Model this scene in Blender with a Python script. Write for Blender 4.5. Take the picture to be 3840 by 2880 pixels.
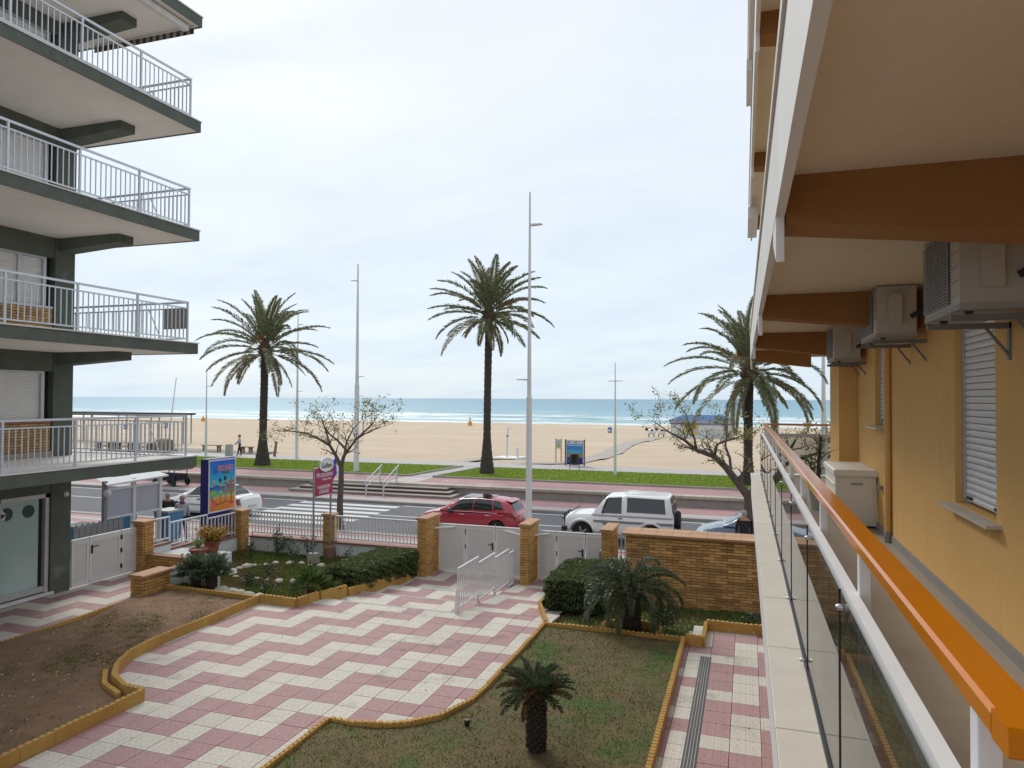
import bpy, bmesh, math, random
import numpy as np
from mathutils import Vector, Matrix
random.seed(7); np.random.seed(7)
for o in list(bpy.data.objects): bpy.data.objects.remove(o, do_unlink=True)
scene = bpy.context.scene
COL = scene.collection
R = math.radians
# ------------------------------------------------------------------ camera
PSI, TH, RO = R(18.34), R(1.16), R(0.25)
fw = Vector((-math.sin(PSI)*math.cos(TH), math.cos(PSI)*math.cos(TH), math.sin(TH)))
r0 = Vector((math.cos(PSI), math.sin(PSI), 0)); u0 = r0.cross(fw)
rt = r0*math.cos(RO)+u0*math.sin(RO); up = u0*math.cos(RO)-r0*math.sin(RO)
cam = bpy.data.cameras.new('camera'); cam.lens = 25.03; cam.sensor_width = 36
cam.clip_start = 0.05; cam.clip_end = 30000
camo = bpy.data.objects.new('camera', cam); COL.objects.link(camo)
camo.matrix_world = Matrix(((rt.x, up.x, -fw.x, 0), (rt.y, up.y, -fw.y, 0), (rt.z, up.z, -fw.z, 4.92), (0, 0, 0, 1)))
scene.camera = camo
# ------------------------------------------------------------------ sky, sun, exposure
SUN_EL, SUN_AZ = R(42), R(-40)      # veiled sun over the sea, to the left
world = bpy.data.worlds.new('World'); scene.world = world; world.use_nodes = True
wn, wl = world.node_tree.nodes, world.node_tree.links
wn.clear()
out = wn.new('ShaderNodeOutputWorld'); bg = wn.new('ShaderNodeBackground'); bg.inputs['Strength'].default_value = 0.1
sky = wn.new('ShaderNodeTexSky'); sky.sky_type = 'NISHITA'; sky.sun_disc = False
sky.sun_elevation = SUN_EL; sky.sun_rotation = SUN_AZ; sky.dust_density = 1.5; sky.ozone_density = 1.5
tc = wn.new('ShaderNodeTexCoord'); sep = wn.new('ShaderNodeSeparateXYZ')
wl.new(tc.outputs['Generated'], sep.inputs[0])
def wmath(op, a, b=None, c=None):
    n = wn.new('ShaderNodeMath'); n.operation = op
    for i, v in enumerate((a, b, c)):
        if v is None: continue
        if isinstance(v, (int, float)): n.inputs[i].default_value = v
        else: wl.new(v, n.inputs[i])
    return n.outputs[0]
zc = wmath('ADD', wmath('MAXIMUM', sep.outputs[2], 0.0), 0.22)
cx_ = wmath('DIVIDE', sep.outputs[0], zc); cy_ = wmath('DIVIDE', sep.outputs[1], zc)
comb = wn.new('ShaderNodeCombineXYZ'); wl.new(cx_, comb.inputs[0]); wl.new(cy_, comb.inputs[1])
mp = wn.new('ShaderNodeMapping'); mp.inputs['Scale'].default_value = (0.55, 0.95, 1); mp.inputs['Rotation'].default_value = (0, 0, R(-24)); mp.inputs['Location'].default_value = (3.1, 1.7, 0)
wl.new(comb.outputs[0], mp.inputs[0])
n1 = wn.new('ShaderNodeTexNoise'); n1.inputs['Scale'].default_value = 1.5; n1.inputs['Detail'].default_value = 9; n1.inputs['Roughness'].default_value = 0.52; n1.inputs['Distortion'].default_value = 0.5
wl.new(mp.outputs[0], n1.inputs['Vector'])
cr = wn.new('ShaderNodeValToRGB'); cr.color_ramp.elements[0].position = 0.30; cr.color_ramp.elements[1].position = 0.66
cr.color_ramp.elements[0].color = (0.80, 0.80, 0.80, 1); cr.color_ramp.elements[1].color = (1, 1, 1, 1)
wl.new(n1.outputs['Fac'], cr.inputs[0])
# cloud colour: brighter overhead, bluer veil near the horizon (thin high cloud seen edge-on)
ccol = wn.new('ShaderNodeMixRGB'); ccol.inputs[1].default_value = (5.25, 6.15, 6.85, 1); ccol.inputs[2].default_value = (6.35, 6.65, 7.1, 1)
hz = wmath('POWER', wmath('MINIMUM', wmath('MULTIPLY', wmath('MAXIMUM', sep.outputs[2], 0.0), 1.9), 1.0), 0.75)
wl.new(hz, ccol.inputs[0])
# darker undersides of the thin cloud
cshade = wn.new('ShaderNodeMixRGB'); cshade.blend_type = 'MULTIPLY'; cshade.inputs[0].default_value = 1
n2 = wn.new('ShaderNodeTexNoise'); n2.inputs['Scale'].default_value = 2.6; n2.inputs['Detail'].default_value = 7; n2.inputs['Roughness'].default_value = .55; n2.inputs['Distortion'].default_value = .8
wl.new(mp.outputs[0], n2.inputs['Vector'])
cr2 = wn.new('ShaderNodeValToRGB'); cr2.color_ramp.elements[0].position = .3; cr2.color_ramp.elements[1].position = .62
cr2.color_ramp.elements[0].color = (.89, .925, .96, 1); cr2.color_ramp.elements[1].color = (1, 1, 1, 1)
wl.new(n2.outputs['Fac'], cr2.inputs[0]); wl.new(ccol.outputs[0], cshade.inputs[1]); wl.new(cr2.outputs[0], cshade.inputs[2])
mixc = wn.new('ShaderNodeMixRGB'); wl.new(cr.outputs[0], mixc.inputs[0]); wl.new(sky.outputs[0], mixc.inputs[1]); wl.new(cshade.outputs[0], mixc.inputs[2])
wl.new(mixc.outputs[0], bg.inputs[0]); wl.new(bg.outputs[0], out.inputs[0])
sun = bpy.data.lights.new('sun', 'SUN'); sun.energy = 1.5; sun.angle = R(22); sun.color = (1, .95, .87)
suno = bpy.data.objects.new('sun', sun); COL.objects.link(suno)
sd = Vector((math.cos(SUN_EL)*math.sin(SUN_AZ), math.cos(SUN_EL)*math.cos(SUN_AZ), math.sin(SUN_EL)))  # towards the sun
suno.rotation_euler = sd.to_track_quat('Z', 'Y').to_euler(); suno.location = (0, 0, 60)
vs = scene.view_settings; vs.view_transform = 'Standard'; vs.look = 'None'; vs.exposure = 0.52; vs.gamma = 1; vs.use_curve_mapping = False
scene.render.engine = 'CYCLES'
scene.render.resolution_x = 1024; scene.render.resolution_y = 768
# ------------------------------------------------------------------ helpers
W = {}
def mat(name, col, rough=.7, col2=None, vscale=5., var=.5, bump=0., bscale=40., rnd=0., metal=0., spec=.5, coat=0., detail=5., dirt=None, trans=0., stretch=(1, 1, 1), streak=None):
    m = bpy.data.materials.new(name); m.use_nodes = True
    n, l = m.node_tree.nodes, m.node_tree.links; b = n['Principled BSDF']
    b.inputs['Roughness'].default_value = rough; b.inputs['Metallic'].default_value = metal
    b.inputs['Specular IOR Level'].default_value = spec
    if coat: b.inputs['Coat Weight'].default_value = coat; b.inputs['Coat Roughness'].default_value = .08
    c = tuple(col)+(1,)
    if col2 is None: col2 = tuple(x*.86 for x in col)
    t = n.new('ShaderNodeTexCoord'); oi = n.new('ShaderNodeObjectInfo')
    ad = n.new('ShaderNodeVectorMath'); ad.operation = 'ADD'; l.new(t.outputs['Object'], ad.inputs[0]); l.new(oi.outputs['Location'], ad.inputs[1])
    mpn = n.new('ShaderNodeMapping'); mpn.inputs['Scale'].default_value = stretch; l.new(ad.outputs[0], mpn.inputs[0])
    vec = mpn.outputs[0]
    ns = n.new('ShaderNodeTexNoise'); ns.inputs['Scale'].default_value = vscale; ns.inputs['Detail'].default_value = detail; ns.inputs['Roughness'].default_value = .62
    l.new(vec, ns.inputs['Vector'])
    rp = n.new('ShaderNodeValToRGB'); rp.color_ramp.elements[0].position = .5-.35*(1-var*.5); rp.color_ramp.elements[1].position = .5+.35*(1-var*.5)
    rp.color_ramp.elements[0].color = tuple(col2)+(1,); rp.color_ramp.elements[1].color = c
    l.new(ns.outputs['Fac'], rp.inputs[0]); o = rp.outputs[0]
    if dirt:
        dcol, dsc, dth = dirt
        dn = n.new('ShaderNodeTexNoise'); dn.inputs['Scale'].default_value = dsc; dn.inputs['Detail'].default_value = 8; dn.inputs['Roughness'].default_value = .7
        l.new(vec, dn.inputs['Vector'])
        dr = n.new('ShaderNodeValToRGB'); dr.color_ramp.elements[0].position = dth; dr.color_ramp.elements[1].position = min(1, dth+.16)
        l.new(dn.outputs['Fac'], dr.inputs[0])
        mx = n.new('ShaderNodeMixRGB'); l.new(dr.outputs[0], mx.inputs[0]); l.new(o, mx.inputs[1]); mx.inputs[2].default_value = tuple(dcol)+(1,); o = mx.outputs[0]
    if streak:                                  # rain and rust streaks running down the face
        scol, sth = streak
        smp = n.new('ShaderNodeMapping'); smp.inputs['Scale'].default_value = (5, 5, .22); l.new(ad.outputs[0], smp.inputs[0])
        sn = n.new('ShaderNodeTexNoise'); sn.inputs['Scale'].default_value = 1.6; sn.inputs['Detail'].default_value = 7; sn.inputs['Roughness'].default_value = .68; l.new(smp.outputs[0], sn.inputs['Vector'])
        sr = n.new('ShaderNodeValToRGB'); sr.color_ramp.elements[0].position = sth; sr.color_ramp.elements[1].position = min(1, sth+.22); sr.color_ramp.elements[1].color = (.75, .75, .75, 1); l.new(sn.outputs['Fac'], sr.inputs[0])
        mx = n.new('ShaderNodeMixRGB'); l.new(sr.outputs[0], mx.inputs[0]); l.new(o, mx.inputs[1]); mx.inputs[2].default_value = tuple(scol)+(1,); o = mx.outputs[0]
    if rnd:
        hs = n.new('ShaderNodeHueSaturation'); mr = n.new('ShaderNodeMapRange'); mr.inputs[3].default_value = 1-rnd; mr.inputs[4].default_value = 1+rnd
        l.new(oi.outputs['Random'], mr.inputs[0]); l.new(mr.outputs[0], hs.inputs['Value']); l.new(o, hs.inputs['Color']); o = hs.outputs[0]
    l.new(o, b.inputs['Base Color'])
    if bump:
        bn = n.new('ShaderNodeTexNoise'); bn.inputs['Scale'].default_value = bscale; bn.inputs['Detail'].default_value = 6
        l.new(vec, bn.inputs['Vector'])
        bp = n.new('ShaderNodeBump'); bp.inputs['Strength'].default_value = bump; bp.inputs['Distance'].default_value = .02
        l.new(bn.outputs['Fac'], bp.inputs['Height']); l.new(bp.outputs[0], b.inputs['Normal'])
    if trans: b.inputs['Transmission Weight'].default_value = trans
    return m
def leafmat(name, a, b_, rough=.5, trans=.25):
    m = bpy.data.materials.new(name); m.use_nodes = True
    n, l = m.node_tree.nodes, m.node_tree.links; b = n['Principled BSDF']; b.inputs['Roughness'].default_value = rough
    b.inputs['Specular IOR Level'].default_value = .35
    g = n.new('ShaderNodeNewGeometry'); rp = n.new('ShaderNodeValToRGB')
    rp.color_ramp.elements[0].color = tuple(a)+(1,); rp.color_ramp.elements[1].color = tuple(b_)+(1,)
    l.new(g.outputs['Random Per Island'], rp.inputs[0]); l.new(rp.outputs[0], b.inputs['Base Color'])
    tr = n.new('ShaderNodeBsdfTranslucent'); l.new(rp.outputs[0], tr.inputs[0])
    mx = n.new('ShaderNodeMixShader'); mx.inputs[0].default_value = trans
    l.new(b.outputs[0], mx.inputs[1]); l.new(tr.outputs[0], mx.inputs[2]); l.new(mx.outputs[0], n['Material Output'].inputs[0])
    return m
def glassmat(name, tint=(1, 1, 1), rough=0., ior=1.5):
    m = bpy.data.materials.new(name); m.use_nodes = True
    n, l = m.node_tree.nodes, m.node_tree.links; n.remove(n['Principled BSDF'])
    fr = n.new('ShaderNodeFresnel'); ge = n.new('ShaderNodeNewGeometry'); mr = n.new('ShaderNodeMapRange'); mr.inputs[3].default_value = ior; mr.inputs[4].default_value = 1/ior
    l.new(ge.outputs['Backfacing'], mr.inputs[0]); l.new(mr.outputs[0], fr.inputs[0])       # thin pane: same reflectance from both sides
    t = n.new('ShaderNodeBsdfTransparent'); t.inputs[0].default_value = tuple(tint)+(1,)
    gl = n.new('ShaderNodeBsdfGlossy'); gl.inputs['Roughness'].default_value = rough
    mx = n.new('ShaderNodeMixShader'); l.new(fr.outputs[0], mx.inputs[0]); l.new(t.outputs[0], mx.inputs[1]); l.new(gl.outputs[0], mx.inputs[2])
    l.new(mx.outputs[0], n['Material Output'].inputs[0]); return m
def link(o, parent=None):
    COL.objects.link(o)
    if parent is not None: o.parent = parent
    return o
def tag(o, label=None, cat=None, group=None, kind=None):
    if label: o['label'] = label
    if cat: o['category'] = cat
    if group: o['group'] = group
    if kind: o['kind'] = kind
    return o
def thing(name, loc, label, cat, group=None, rz=0.):
    o = bpy.data.objects.new(name, None); o.empty_display_size = .2; link(o); o.location = loc; o.rotation_euler = (0, 0, rz)
    W[o.name] = Vector(loc); return tag(o, label, cat, group)
class MB:
    def __init__(s): s.v = []; s.f = []; s.m = []
    def add(s, vs, fs, mi=0):
        k = len(s.v); s.v += [tuple(p) for p in vs]; s.f += [tuple(i+k for i in f) for f in fs]; s.m += [mi]*len(fs); return s
    def box(s, x0, x1, y0, y1, z0, z1, mi=0):
        return s.add([(x0, y0, z0), (x1, y0, z0), (x1, y1, z0), (x0, y1, z0), (x0, y0, z1), (x1, y0, z1), (x1, y1, z1), (x0, y1, z1)],
                     [(0, 3, 2, 1), (4, 5, 6, 7), (0, 1, 5, 4), (1, 2, 6, 5), (2, 3, 7, 6), (3, 0, 4, 7)], mi)
    def obox(s, c, ux, uy, uz, mi=0):
        c, ux, uy, uz = map(Vector, (c, ux, uy, uz)); P = []
        for k in (-1, 1):
            for (i, j) in ((-1, -1), (1, -1), (1, 1), (-1, 1)): P.append(c+ux*i+uy*j+uz*k)
        return s.add(P, [(0, 3, 2, 1), (4, 5, 6, 7), (0, 1, 5, 4), (1, 2, 6, 5), (2, 3, 7, 6), (3, 0, 4, 7)], mi)
    def tube(s, pts, rad, n=8, mi=0, cap=True):
        pts = [Vector(p) for p in pts]
        if not isinstance(rad, (list, tuple)): rad = [rad]*len(pts)
        ring = []; px = None
        for i, p in enumerate(pts):
            d = (pts[min(i+1, len(pts)-1)]-pts[max(i-1, 0)])
            d = d.normalized() if d.length > 1e-9 else Vector((0, 0, 1))
            if px is None:
                a = Vector((1, 0, 0)) if abs(d.x) < .8 else Vector((0, 1, 0)); px = (a-d*a.dot(d)).normalized()
            else:
                q = px-d*px.dot(d); px = q.normalized() if q.length > 1e-6 else px
            py = d.cross(px)
            ring.append([p+(px*math.cos(2*math.pi*k/n)+py*math.sin(2*math.pi*k/n))*rad[i] for k in range(n)])
        vs = [q for r_ in ring for q in r_]; fs = []
        for i in range(len(pts)-1):
            for k in range(n): fs.append((i*n+k, i*n+(k+1) % n, (i+1)*n+(k+1) % n, (i+1)*n+k))
        if cap: fs.append(tuple(reversed(range(n)))); fs.append(tuple(range((len(pts)-1)*n, len(pts)*n)))
        return s.add(vs, fs, mi)
    def lathe(s, prof, n=16, c=(0, 0, 0), axis='Z', mi=0, cap=True):
        vs = []
        for (r_, h) in prof:
            for k in range(n):
                a = 2*math.pi*k/n; x, y, z = r_*math.cos(a), r_*math.sin(a), h
                if axis == 'Y': x, y, z = x, z, y
                if axis == 'X': x, y, z = z, x, y
                vs.append((x+c[0], y+c[1], z+c[2]))
        fs = []
        for i in range(len(prof)-1):
            for k in range(n): fs.append((i*n+k, i*n+(k+1) % n, (i+1)*n+(k+1) % n, (i+1)*n+k))
        if cap: fs.append(tuple(reversed(range(n)))); fs.append(tuple(range((len(prof)-1)*n, len(prof)*n)))
        return s.add(vs, fs, mi)
    def prism(s, poly, z0, z1, mi=0, plane='XY', off=0.):
        # polygon extruded: plane XY -> along z; XZ -> along y ; YZ -> along x
        n = len(poly)
        def P(a, b, h): return (a, b, h) if plane == 'XY' else ((a, h, b) if plane == 'XZ' else (h, a, b))
        vs = [P(a, b, z0) for a, b in poly]+[P(a, b, z1) for a, b in poly]
        fs = [tuple(reversed(range(n))), tuple(range(n, 2*n))]+[(i, (i+1) % n, n+(i+1) % n, n+i) for i in range(n)]
        return s.add(vs, fs, mi)
    def quad(s, a, b, c, d, mi=0): return s.add([a, b, c, d], [(0, 1, 2, 3)], mi)
    def mesh(s, name, mats, shift=(0, 0, 0), smooth=False, fixn=True):
        me = bpy.data.meshes.new(name)
        sh = Vector(shift); me.from_pydata([(p[0]-sh.x, p[1]-sh.y, p[2]-sh.z) for p in s.v], [], s.f)
        for m in (mats if isinstance(mats, (list, tuple)) else [mats]): me.materials.append(m)
        if any(s.m): me.polygons.foreach_set('material_index', s.m)
        if fixn:
            bm = bmesh.new(); bm.from_mesh(me); bmesh.ops.recalc_face_normals(bm, faces=bm.faces); bm.to_mesh(me); bm.free()
        if smooth: shade(me, smooth)
        me.update(); return me
    def build(s, name, mats, parent=None, local=False, smooth=False, fixn=True, loc=None):
        """world-space verts (translation parents) unless local"""
        if parent is None:
            base = Vector(loc) if loc is not None else Vector((0, 0, 0))
            o = bpy.data.objects.new(name, s.mesh(name, mats, base, smooth, fixn)); link(o); o.location = base; W[o.name] = base; return o
        pw = Vector((0, 0, 0)) if local else W[parent.name]
        o = bpy.data.objects.new(name, s.mesh(name, mats, pw, smooth, fixn)); link(o, parent); W[o.name] = pw; return o
def shade(me, ang):
    me.polygons.foreach_set('use_smooth', [True]*len(me.polygons))
    if ang is not True:
        try: me.set_sharp_from_angle(angle=R(ang))
        except Exception: pass
_boxc = {}
def boxmesh(dx, dy, dz, m, bev=0., nm='box'):
    key = (round(dx, 3), round(dy, 3), round(dz, 3), m.name, bev)
    if key not in _boxc:
        bm = bmesh.new(); bmesh.ops.create_cube(bm, size=1)
        for v in bm.verts: v.co = (v.co.x*dx, v.co.y*dy, v.co.z*dz)
        if bev: bmesh.ops.bevel(bm, geom=list(bm.edges), offset=bev, segments=1, affect='EDGES')
        me = bpy.data.meshes.new(nm); bm.to_mesh(me); bm.free(); me.materials.append(m); _boxc[key] = me
    return _boxc[key]
def put(name, me, parent, loc, rot=(0, 0, 0), local=False):
    """place shared mesh as a part; loc is world (translation parents) unless local"""
    o = bpy.data.objects.new(name, me); link(o, parent)
    p = Vector(loc); o.location = p if (local or parent is None) else p-W[parent.name]; o.rotation_euler = rot
    W[o.name] = p; return o
def copy_tree(o, parent=None):
    c = o.copy(); COL.objects.link(c); c.parent = parent
    for ch in list(o.children): copy_tree(ch, c)
    return c
def evalmesh(o, name):
    dg = bpy.context.evaluated_depsgraph_get(); dg.update()
    me = bpy.data.meshes.new_from_object(o.evaluated_get(dg), depsgraph=dg); me.name = name; return me
_txt = {}
def textmesh(s, size, m, ext=.002, bold=0., shear=0.):
    cu = bpy.data.curves.new('lettering', 'FONT'); cu.body = s; cu.size = size; cu.extrude = ext; cu.align_x = 'CENTER'; cu.align_y = 'CENTER'; cu.offset = bold; cu.shear = shear
    o = bpy.data.objects.new('lettering', cu); COL.objects.link(o); me = evalmesh(o, 'lettering'); bpy.data.objects.remove(o); bpy.data.curves.remove(cu)
    me.materials.clear(); me.materials.append(m); return me
def fastmesh(name, verts, faces_n, mats, mi=None, smooth=False):
    """verts: (N,3) array; faces all with faces_n corners in order"""
    me = bpy.data.meshes.new(name); nv = len(verts); nf = nv//faces_n
    me.vertices.add(nv); me.vertices.foreach_set('co', np.asarray(verts, dtype=np.float32).ravel())
    me.loops.add(nv); me.loops.foreach_set('vertex_index', np.arange(nv, dtype=np.int32))
    me.polygons.add(nf); me.polygons.foreach_set('loop_start', np.arange(0, nv, faces_n, dtype=np.int32))
    try: me.polygons.foreach_set('loop_total', np.full(nf, faces_n, dtype=np.int32))
    except Exception: pass
    for m in (mats if isinstance(mats, (list, tuple)) else [mats]): me.materials.append(m)
    if mi is not None: me.polygons.foreach_set('material_index', np.asarray(mi, dtype=np.int32))
    me.update(calc_edges=True); me.validate(); return me
def inpoly(x, y, poly):
    ins = np.zeros(len(x), bool); n = len(poly)
    for i in range(n):
        x0, y0 = poly[i]; x1, y1 = poly[(i+1) % n]
        c = ((y0 > y) != (y1 > y)) & (x < (x1-x0)*(y-y0)/((y1-y0) if y1 != y0 else 1e-9)+x0)
        ins ^= c
    return ins
# ------------------------------------------------------------------ materials
m_cream = None
def tilemat(name, c, c2):
    m = mat(name, c, .75, c2, 9, .5, rnd=.05, dirt=((c2[0]*.62, c2[1]*.6, c2[2]*.55), 1.1, .56))
    n, l = m.node_tree.nodes, m.node_tree.links; b = n['Principled BSDF']
    t = n.new('ShaderNodeTexCoord')                    # embossed cell pattern of each tile, four cells with loops
    sp = n.new('ShaderNodeSeparateXYZ'); l.new(t.outputs['Object'], sp.inputs[0])
    def mth(op, a, b_=None):
        k = n.new('ShaderNodeMath'); k.operation = op
        for i, v in enumerate((a, b_)):
            if v is None: continue
            if isinstance(v, (int, float)): k.inputs[i].default_value = v
            else: l.new(v, k.inputs[i])
        return k.outputs[0]
    fx = mth('SUBTRACT', mth('FRACT', mth('ADD', mth('MULTIPLY', sp.outputs[0], 2/.4294), 10.)), .5)
    fy = mth('SUBTRACT', mth('FRACT', mth('ADD', mth('MULTIPLY', sp.outputs[1], 2/.4294), 10.)), .5)
    rr = mth('SQRT', mth('ADD', mth('POWER', fx, 2.), mth('POWER', mth('MULTIPLY', fy, 1.5), 2.)))
    ring = mth('LESS_THAN', mth('ABSOLUTE', mth('SUBTRACT', rr, .27)), .035)
    cell = mth('GREATER_THAN', mth('MAXIMUM', mth('ABSOLUTE', fx), mth('ABSOLUTE', fy)), .475)
    gap = mth('MULTIPLY', mth('LESS_THAN', mth('ABSOLUTE', fx), .03), mth('GREATER_THAN', mth('ABSOLUTE', fy), .2))
    g = mth('MAXIMUM', mth('MAXIMUM', ring, cell), gap)
    mx = n.new('ShaderNodeMixRGB'); mx.blend_type = 'MULTIPLY'; l.new(mth('MULTIPLY', g, .38), mx.inputs[0])
    src = b.inputs['Base Color'].links[0].from_socket; l.new(src, mx.inputs[1]); mx.inputs[2].default_value = (.45, .42, .40, 1); l.new(mx.outputs[0], b.inputs['Base Color'])
    bp = n.new('ShaderNodeBump'); bp.invert = True; bp.inputs['Strength'].default_value = .5; bp.inputs['Distance'].default_value = .004; l.new(g, bp.inputs['Height']); l.new(bp.outputs[0], b.inputs['Normal'])
    return m
m_tcream = tilemat('cream_tile', (.565, .53, .46), (.49, .455, .39))
m_tpink = tilemat('rose_tile', (.385, .228, .228), (.32, .187, .187))
m_grout = mat('grout', (.27, .245, .22), .95)
m_asph = mat('asphalt', (.135, .137, .15), .9, (.10, .102, .115), 1.2, .4, .3, 90)
m_paint = mat('road_paint', (.68, .68, .66), .8, (.50, .50, .50), 3, .3)
m_pave = mat('pavement_paving', (.42, .35, .33), .85, (.33, .27, .26), 2.5, .4)
m_pinkpave = mat('rose_pavement', (.40, .235, .23), .85, (.33, .19, .19), 2., .4, .15, 50)
m_greypave = mat('grey_pavement', (.43, .41, .40), .85, (.36, .34, .34), 1.6, .4, .15, 40)
m_conc = mat('concrete', (.36, .33, .29), .85, (.26, .24, .21), 1.8, .4, .3, 30, dirt=((.16, .15, .14), 1.1, .6))
m_capst = mat('cap_stone', (.47, .42, .35), .8, (.36, .32, .26), 2.5, .5, .2, 40, rnd=.10)
m_step = mat('step_red', (.13, .055, .05), .8, (.09, .04, .04), 5)
m_lawn = mat('lawn_turf', (.23, .31, .035), .95, (.17, .24, .025), 1.3, .2, .8, 120, dirt=((.28, .31, .06), .55, .6))
m_sand = mat('sand', (.54, .435, .315), .95, (.43, .34, .24), .32, .2, .35, 3., detail=9, dirt=((.585, .485, .375), .045, .53), stretch=(.4, 1, 1))
m_soil = mat('soil', (.24, .138, .074), .95, (.11, .066, .038), 3.2, .2, .9, 30, dirt=((.27, .155, .08), 1.6, .58))
m_dryturf = mat('dry_turf', (.185, .122, .058), .95, (.082, .07, .028), 1.6, .2, .9, 40, dirt=((.05, .10, .017), .5, .46))
m_garden = mat('garden_turf', (.14, .15, .04), .95, (.075, .105, .025), 1.6, .2, .9, 40, dirt=((.14, .115, .055), .8, .56))
m_edge = mat('ochre_edging', (.50, .30, .075), .8, (.40, .22, .05), 7, .5, .25, 60, rnd=.07, dirt=((.55, .42, .28), 3.1, .66))
m_drain = mat('drain_plastic', (.035, .035, .04), .5)
m_kerb = mat('kerb_stone', (.38, .35, .31), .85, (.27, .25, .23), 3, .4)
def struct(name, mb, m, **k):
    o = mb.build(name, m, **k); return tag(o, kind='structure')
def sheet(name, poly, z, m, thick=.3):
    return struct(name, MB().prism(poly, z-thick, z), m)
def rect(x0, x1, y0, y1): return [(x0, y0), (x1, y0), (x1, y1), (x0, y1)]
# ------------------------------------------------------------------ broad ground
sheet('ground', rect(-500, 500, -80, 24.9), -.62, m_pave, .5)
sheet('road', rect(-500, 500, 25.0, 32.46), -.47, m_asph, .5)
rd = bpy.data.objects['road']
pv = sheet('pavement', rect(-500, 500, 20.55, 24.6), -.38, m_pinkpave, .3)
# near pavement: paler strip, tree pits in red
MB().box(-500, 500, 24.6, 24.95, -.7, -.352).build('kerb', m_kerb, pv)
for i in range(3):
    MB().prism(rect(-500, 500, 21.2+i*1.15, 21.75+i*1.15), -.38, -.374).build('paving_band', m_greypave, pv)
def line(x0, x1, y0, y1, z=-.47): MB().prism(rect(x0, x1, y0, y1), z, z+.004).build('road_marking', m_paint, rd)
line(-500, -24.0, 29.2, 29.32); line(-16.3, 500, 29.22, 29.34); line(-500, -21.9, 32.0, 32.12); line(-16.3, 500, 32.02, 32.14)
line(-23.6, -21.5, 29.15, 29.3)
for yy in (31.35, 30.35, 29.35, 28.35, 27.35, 26.35): line(-21.9+.0*yy, -16.35, yy, yy+.52)
fp = sheet('far_pavement', rect(-500, 500, 32.78, 35.7), -.35, m_pinkpave, .4)
MB().box(-500, 500, 32.46, 32.78, -.8, -.346).build('kerb', m_kerb, fp)
MB().prism(rect(-500, 500, 32.79, 33.5), -.35, -.345).build('paving_band', m_greypave, fp)
# promenade
sheet('bike_path', rect(-500, 500, 36.3, 38.95), .19, m_pinkpave, .8)
bp_ = bpy.data.objects['bike_path']
def bmark(poly): MB().prism(poly, .19, .194).build('path_marking', m_paint, bp_)
for k in range(5): bmark([(-19.45+.0*k, 36.55+k*.48), (-17.75, 36.55+k*.48), (-17.75, 36.8+k*.48), (-19.45, 36.8+k*.48)])
for (x, y, d) in ((-15.0, 36.95, 1), (-22.4, 38.0, -1), (-7.0, 37.0, 1), (-1., 37.0, 1)):
    bmark([(x, y), (x+1.6*d, y-.12), (x+1.6*d, y+.12)]); bmark([(x+1.6*d, y-.04), (x+2.4*d, y-.04), (x+2.4*d, y+.04), (x+1.6*d, y+.04)])
for (x, y) in ((-16.4, 37.4), (-21.3, 37.6)):
    for dx in (0, .55):
        ring = [(x+dx+.17*math.cos(a), y+.28*math.sin(a)) for a in np.linspace(0, 2*math.pi, 14, endpoint=False)]
        inner = [(x+dx+.12*math.cos(a), y+.21*math.sin(a)) for a in np.linspace(0, 2*math.pi, 14, endpoint=False)]
        mb = MB(); mb.add([(a, b, .1945) for a, b in ring]+[(a, b, .1945) for a, b in inner], [(i, (i+1) % 14, 14+(i+1) % 14, 14+i) for i in range(14)]); mb.build('path_marking', m_paint, bp_)
    bmark([(x, y), (x+.5, y+.3), (x+.52, y+.36), (x, y+.06)])
for nm, x0, x1, xb0, xb1 in (('lawn', -300, -19.55, -300, -18.75), ('lawn', -17.75, 300, -17.0, 300)):
    lo = sheet(nm, [(x0, 39.1), (x1, 39.1), (xb1, 45.6), (xb0, 45.6)], .25, m_lawn, .9)
    e = x1 if x1 < 0 else x0; eb = xb1 if x1 < 0 else xb0
    MB().box(x0, x1, 38.95, 39.1, -.2, .29).build('kerb', m_kerb, lo)
    s = .14 if x1 < 0 else -.14
    MB().prism([(e, 38.95), (e+s, 38.95), (eb+s, 45.6), (eb, 45.6)], -.2, .30).build('kerb', m_kerb, lo)
sheet('path', rect(-19.41, -17.1, 38.95, 45.62), .2, m_greypave, .8)
sheet('promenade', rect(-300, 300, 45.6, 49.0), .21, m_greypave, .8)
# beach: gently shelving sand to the waterline
NX, NY = 130, 90
xs = np.concatenate([np.linspace(-700, -130, 20), np.linspace(-125, 60, 90), np.linspace(66, 700, 20)]); ys = np.concatenate([np.linspace(49.0, 70, 45), np.linspace(71, 205, 60)])
rng = np.random.RandomState(3); mb = MB(); vs = []
ph = rng.rand(12, 4)
def sandz(x, y):
    t = max(0, (y-49)/125.); z = .12-1.62*t**1.15
    for a in ph: z += .022*math.sin(x*(.12+.5*a[0])+y*(.15+.9*a[1])+a[2]*6.28)
    if y < 49.5: z = min(z, .17)
    return z
for y in ys:
    for x in xs: vs.append((x, y, sandz(x, y)))
nx = len(xs); mb.add(vs, [(j*nx+i, j*nx+i+1, (j+1)*nx+i+1, (j+1)*nx+i) for j in range(len(ys)-1) for i in range(nx-1)])
struct('beach', mb, m_sand, smooth=True)
m_walk = mat('boardwalk', (.40, .37, .33), .9, (.33, .29, .25), 2)
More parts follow.
